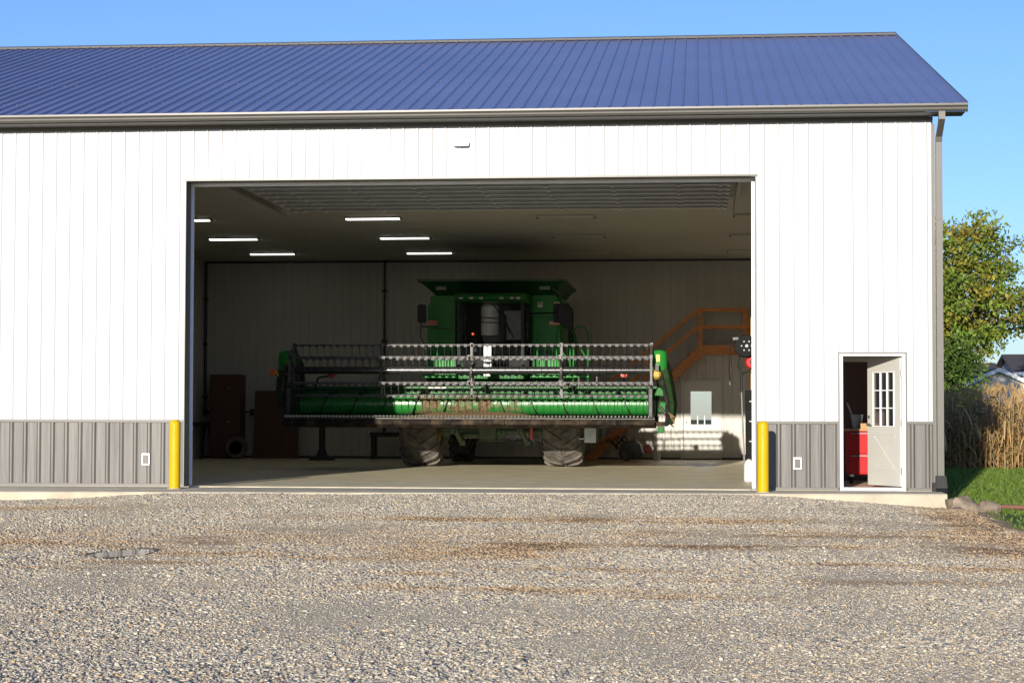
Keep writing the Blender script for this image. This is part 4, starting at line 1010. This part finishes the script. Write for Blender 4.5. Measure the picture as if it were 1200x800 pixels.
# ------------------------------------------------------------------ corn
def corn():
    Vs=[];Fs=[];Cs=[]; o=0
    def quad(p,c):
        nonlocal o
        Vs.extend(p); Fs.append((o,o+1,o+2,o+3)); Cs.extend([c]*4); o+=4
    for row in range(11):
        x = 11.5
        y0 = 26+row*.72
        while x < 30+row*.6:
            x += rnd.uniform(.10,.19); 
            px, py = x, y0+rnd.gauss(0,.09); z0=hgt(px,py) if py < 31 else -.42; h = rnd.uniform(1.75,2.35)
            lean = (rnd.gauss(0,.10),rnd.gauss(0,.10))
            base = np.array([.43,.28,.12])*rnd.uniform(.6,1.2)
            tp=lambda u:(px+lean[0]*u*u*h*.6,py+lean[1]*u*u*h*.6,z0+h*u)
            for k in range(3):
                a=tp(k/3);b_=tp((k+1)/3); w=.013*(1-k*.2)
                quad([(a[0]-w,a[1],a[2]),(a[0]+w,a[1],a[2]),(b_[0]+w*.8,b_[1],b_[2]),(b_[0]-w*.8,b_[1],b_[2])],base*.8)
            for k in range(rnd.randint(8,12)):
                u=rnd.uniform(.08,.95); s=tp(u); t=rnd.uniform(0,2*math.pi); ln=rnd.uniform(.35,.75); w=rnd.uniform(.025,.048)
                c=base*rnd.uniform(.7,1.3); 
                if rnd.random()<.2: c=np.array([.16,.15,.05])*rnd.uniform(.7,1.2)
                d=(math.cos(t),math.sin(t)); pts=[]
                for q in range(4):
                    v=q/3; r_=ln*(v*.75); zz=s[2]+ln*(.42*v-1.15*v*v)
                    pts.append((s[0]+d[0]*r_,s[1]+d[1]*r_,max(zz,z0+.02),w*(1-.75*v)))
                tw=rnd.uniform(-.6,.6)
                for q in range(3):
                    a=pts[q];b_=pts[q+1]; nx_,ny_=-d[1],d[0]
                    quad([(a[0]-nx_*a[3],a[1]-ny_*a[3],a[2]-a[3]*tw),(a[0]+nx_*a[3],a[1]+ny_*a[3],a[2]+a[3]*tw),(b_[0]+nx_*b_[3],b_[1]+ny_*b_[3],b_[2]+b_[3]*tw),(b_[0]-nx_*b_[3],b_[1]-ny_*b_[3],b_[2]-b_[3]*tw)],c)
            for k in range(5):   # tassel
                s=tp(1); t=rnd.uniform(0,2*math.pi); e=(s[0]+.1*math.cos(t),s[1]+.1*math.sin(t),s[2]+.22)
                quad([(s[0]-.008,s[1],s[2]),(s[0]+.008,s[1],s[2]),(e[0]+.006,e[1],e[2]),(e[0]-.006,e[1],e[2])],base*.9)
    ob=fast_mesh('corn_stalks',np.array(Vs,float),np.array(Fs),M['dry'],np.array(Cs,float))
    tag(ob,'stand of dry tan corn behind the lawn','corn',kind='stuff')
corn()

# ------------------------------------------------------------------ trees
def tree(name, x, y, z0, H, crown, label, seed, cols, nclump, leaf, sun=True, trunk_r=.3, conic=False, lpc=46):
    rs = random.Random(seed); nr = np.random.default_rng(seed)
    t = thing(name,(x,y,z0),label,'tree','trees behind the corn')
    f = MB(); tips=[]
    f.tube([(x,y,z0-.2),(x+.1,y,z0+H*.25),(x-.1,y+.1,z0+H*.5),(x+.05,y,z0+H*.8)],trunk_r,10,r1=trunk_r*.25)
    f.build('trunk','bark',t,smooth=True)
    cx,cy,cz,rx,ry,rz = crown
    lm = MB(); cl=[]
    for k in range(nclump):
        while True:
            d=Vector((rs.uniform(-1,1),rs.uniform(-1,1),rs.uniform(-1,1)))
            if d.length<1 and d.length>.25: break
        if conic:
            hh=rs.random()**1.3; d=Vector((rs.gauss(0,.5)*(1-hh),rs.gauss(0,.5)*(1-hh),hh*2-1))
        q=.80+.34*noise.noise(Vector(d)*1.8+Vector((seed,0,0)))
        cl.append((x+cx+d.x*rx*q*1.1,y+cy+d.y*ry*q*1.1,z0+cz+d.z*rz*q*1.1,rs.uniform(.35,.85)))
    for c in cl[:60]:
        u=rs.uniform(.3,.7); s=(x,y,z0+H*u*.8)
        mid=((s[0]+c[0])/2+rs.uniform(-.3,.3),(s[1]+c[1])/2,(s[2]+c[2])/2+rs.uniform(-.1,.5))
        lm.tube([s,mid,(c[0],c[1],c[2])],.075,5,r1=.015,caps=False)
    lm.build('limbs','bark',t,smooth=True,fix=False)
    Q=[];C_=[]
    for c in cl:
        n=int(lpc*(c[3]/.6)**2); d=nr.normal(0,1,(n,3)); d/=np.linalg.norm(d,axis=1)[:,None]; rr=c[3]*nr.random(n)**.5
        P=np.array(c[:3])+d*rr[:,None]*np.array([1.15,1.15,.75]); 
        a=nr.normal(0,1,(n,3)); a/=np.linalg.norm(a,axis=1)[:,None]; b_=np.cross(a,nr.normal(0,1,(n,3))); b_/=np.linalg.norm(b_,axis=1)[:,None]
        L_=leaf*nr.uniform(.6,1.3,n)[:,None]; W_=L_*.55
        Q.append(np.stack([P-a*L_,P+b_*W_-a*L_*.1,P+a*L_,P-b_*W_-a*L_*.1],1))
        base=np.array(cols[nr.choice(len(cols))])*nr.uniform(.75,1.25); C_.append(base*nr.uniform(.7,1.35,(n,1)))
    Q=np.concatenate(Q); C_=np.concatenate(C_); n=len(Q)
    o=fast_mesh('crown',Q.reshape(-1,3)-np.array([x,y,z0]),np.arange(n*4).reshape(-1,4),M['leaf'],np.repeat(C_,4,0)); o.parent=t
    return t
olive=[(.17,.225,.03),(.23,.235,.035),(.13,.20,.03),(.28,.235,.035)]
green=[(.08,.145,.022),(.10,.16,.028),(.065,.115,.022)]
tree('broadleaf_tree',19.6,60,-.42,10.6,(.4,0,7.2,3.9,3.6,3.9),'tall yellow green broadleaf tree rising beside the shed corner',5,olive,350,.115,lpc=58)
tree('broadleaf_tree',18.2,54,-.42,5.6,(0,0,3.2,2.6,2.2,2.4),'low darker green tree in front of the tall yellow green one',9,green+[(.08,.12,.02)],330,.09)
tree('tree',29.4,84,-.42,10.8,(0,0,8.0,2.7,2.7,2.6),'dark tree at the right edge of the photo behind the houses',12,[(.022,.05,.016),(.03,.06,.02)],260,.10,conic=False)
# ------------------------------------------------------------------ houses beyond the field
def house(name, x0, x1, y0, y1, z, eave, ridge, wall, label, gable_front=True):
    t = thing(name,((x0+x1)/2,y0,z),label,'house')
    f = MB()
    if gable_front: f.prism([(x0,z),(x1,z),(x1,eave),((x0+x1)/2,ridge),(x0,eave)],'y',y0,y1)
    else: f.prism([(y0,z),(y1,z),(y1,eave),((y0+y1)/2,ridge),(y0,eave)],'x',x0,x1)
    f.build('wall',wall,t)
    f = MB(); r_ = MB()
    if gable_front:
        xm=(x0+x1)/2; sl_=(ridge-eave)/(xm-x0)
        for s in (-1,1):
            xe=xm+s*(xm-x0+.45); ze=eave-.45*sl_
            f.prism([(xm,ridge+.02),(xe,ze+.02),(xe,ze+.2),(xm,ridge+.2)],'y',y0-.4,y1+.4)
            r_.prism([(xm,ridge-.02),(xe,ze-.02),(xe,ze+.215),(xm,ridge+.215)],'y',y0-.46,y0-.405)
    else:
        ym=(y0+y1)/2; sl_=(ridge-eave)/(ym-y0)
        for s in (-1,1):
            ye=ym+s*(ym-y0+.45); ze=eave-.45*sl_
            f.prism([(ym,ridge+.02),(ye,ze+.02),(ye,ze+.2),(ym,ridge+.2)],'x',x0-.4,x1+.4)
        r_.box(x0-.4,x1+.4,y0-.5,y0-.455,eave-.45*sl_-.05,eave-.45*sl_+.18)
    rf=f.build('roof','shingle',t); r_.build('roof_trim','vinyl',rf)
    return t
h1 = house('white_house',22.1,30.1,86,96,-.42,1.95,3.8,'hsiding','cream walled low house with a brown roof beyond the corn at the right edge')
for x in (26.1,):
    w=MB().box(x-.6,x+.6,85.93,85.999,.7,1.9).build('window','vinyl',h1); MB().box(x-.52,x+.52,85.90,85.929,.78,1.82).build('pane','winglass',w)
h2 = house('blue_house',29.6,38.,100,109,-.42,4.0,5.2,'bluesiding','pale blue two storey house with a dark roof at the far right edge',gable_front=False)
for x in (30.4,32.4):
    for z in (.6,2.9):
        w=MB().box(x-.55,x+.55,99.92,99.999,z,z+1.2).build('window','vinyl',h2); MB().box(x-.45,x+.45,99.89,99.919,z+.1,z+1.1).build('pane','winglass',w)
h3 = house('far_shed',25.3,28.9,104,112,-.42,3.8,4.7,'hsiding','small pale building with a dark roof half hidden behind the tall tree',gable_front=False)

# ------------------------------------------------------------------ sky, sun, camera
SEL, SAZ = R(10.6), R(9.8)
sd = Vector((-math.sin(SAZ)*math.cos(SEL), -math.cos(SAZ)*math.cos(SEL), math.sin(SEL)))   # towards the sun
w = bpy.data.worlds.new('World'); scene.world = w; w.use_nodes = True
nt = w.node_tree; bg = nt.nodes['Background']
sky = nt.nodes.new('ShaderNodeTexSky'); sky.sky_type = 'NISHITA'; sky.sun_disc = False
sky.sun_elevation = SEL; sky.sun_rotation = math.atan2(sd.x, sd.y)
sky.air_density = 1.0; sky.dust_density = .3; sky.ozone_density = 3.0; sky.altitude = 200
tint = nt.nodes.new('ShaderNodeVectorMath'); tint.operation = 'MULTIPLY'; tint.inputs[1].default_value = (.90, 1.03, 1.45)   # a very clear, dry blue sky
nt.links.new(sky.outputs[0], tint.inputs[0]); nt.links.new(tint.outputs[0], bg.inputs['Color']); bg.inputs['Strength'].default_value = .098
sun = bpy.data.lights.new('sun', 'SUN'); sun.energy = 5; sun.angle = R(.53); sun.color = (1, .92, .80)
so = bpy.data.objects.new('sun', sun); COL.objects.link(so); so.rotation_euler = (-sd).to_track_quat('-Z','Y').to_euler(); so.location = (0,-40,20)

yaw, pitch, roll = .0962, .0382, .0022
Rv = Vector((math.cos(yaw), math.sin(yaw), 0)); Fh = Vector((-math.sin(yaw), math.cos(yaw), 0)); Z = Vector((0,0,1))
Fv = Fh*math.cos(pitch)+Z*math.sin(pitch); U = Z*math.cos(pitch)-Fh*math.sin(pitch)
cx_ = Rv*math.cos(roll)+U*math.sin(roll); cy_ = U*math.cos(roll)-Rv*math.sin(roll)
cam = bpy.data.cameras.new('camera'); co = bpy.data.objects.new('camera', cam); COL.objects.link(co)
mw = Matrix((cx_, cy_, -Fv)).transposed().to_4x4(); mw.translation = Vector((8.2102,-30.1494,1.1646)); co.matrix_world = mw
cam.sensor_width = 36; cam.lens = 36*2240.2/1200; cam.clip_start = .1; cam.clip_end = 2000
scene.camera = co
scene.view_settings.view_transform = 'Standard'; scene.view_settings.look = 'None'
scene.view_settings.exposure = .5; scene.view_settings.gamma = 1
scene.cycles.use_denoising = True
scene.cycles.max_bounces = 10; scene.cycles.diffuse_bounces = 6; scene.cycles.transparent_max_bounces = 12
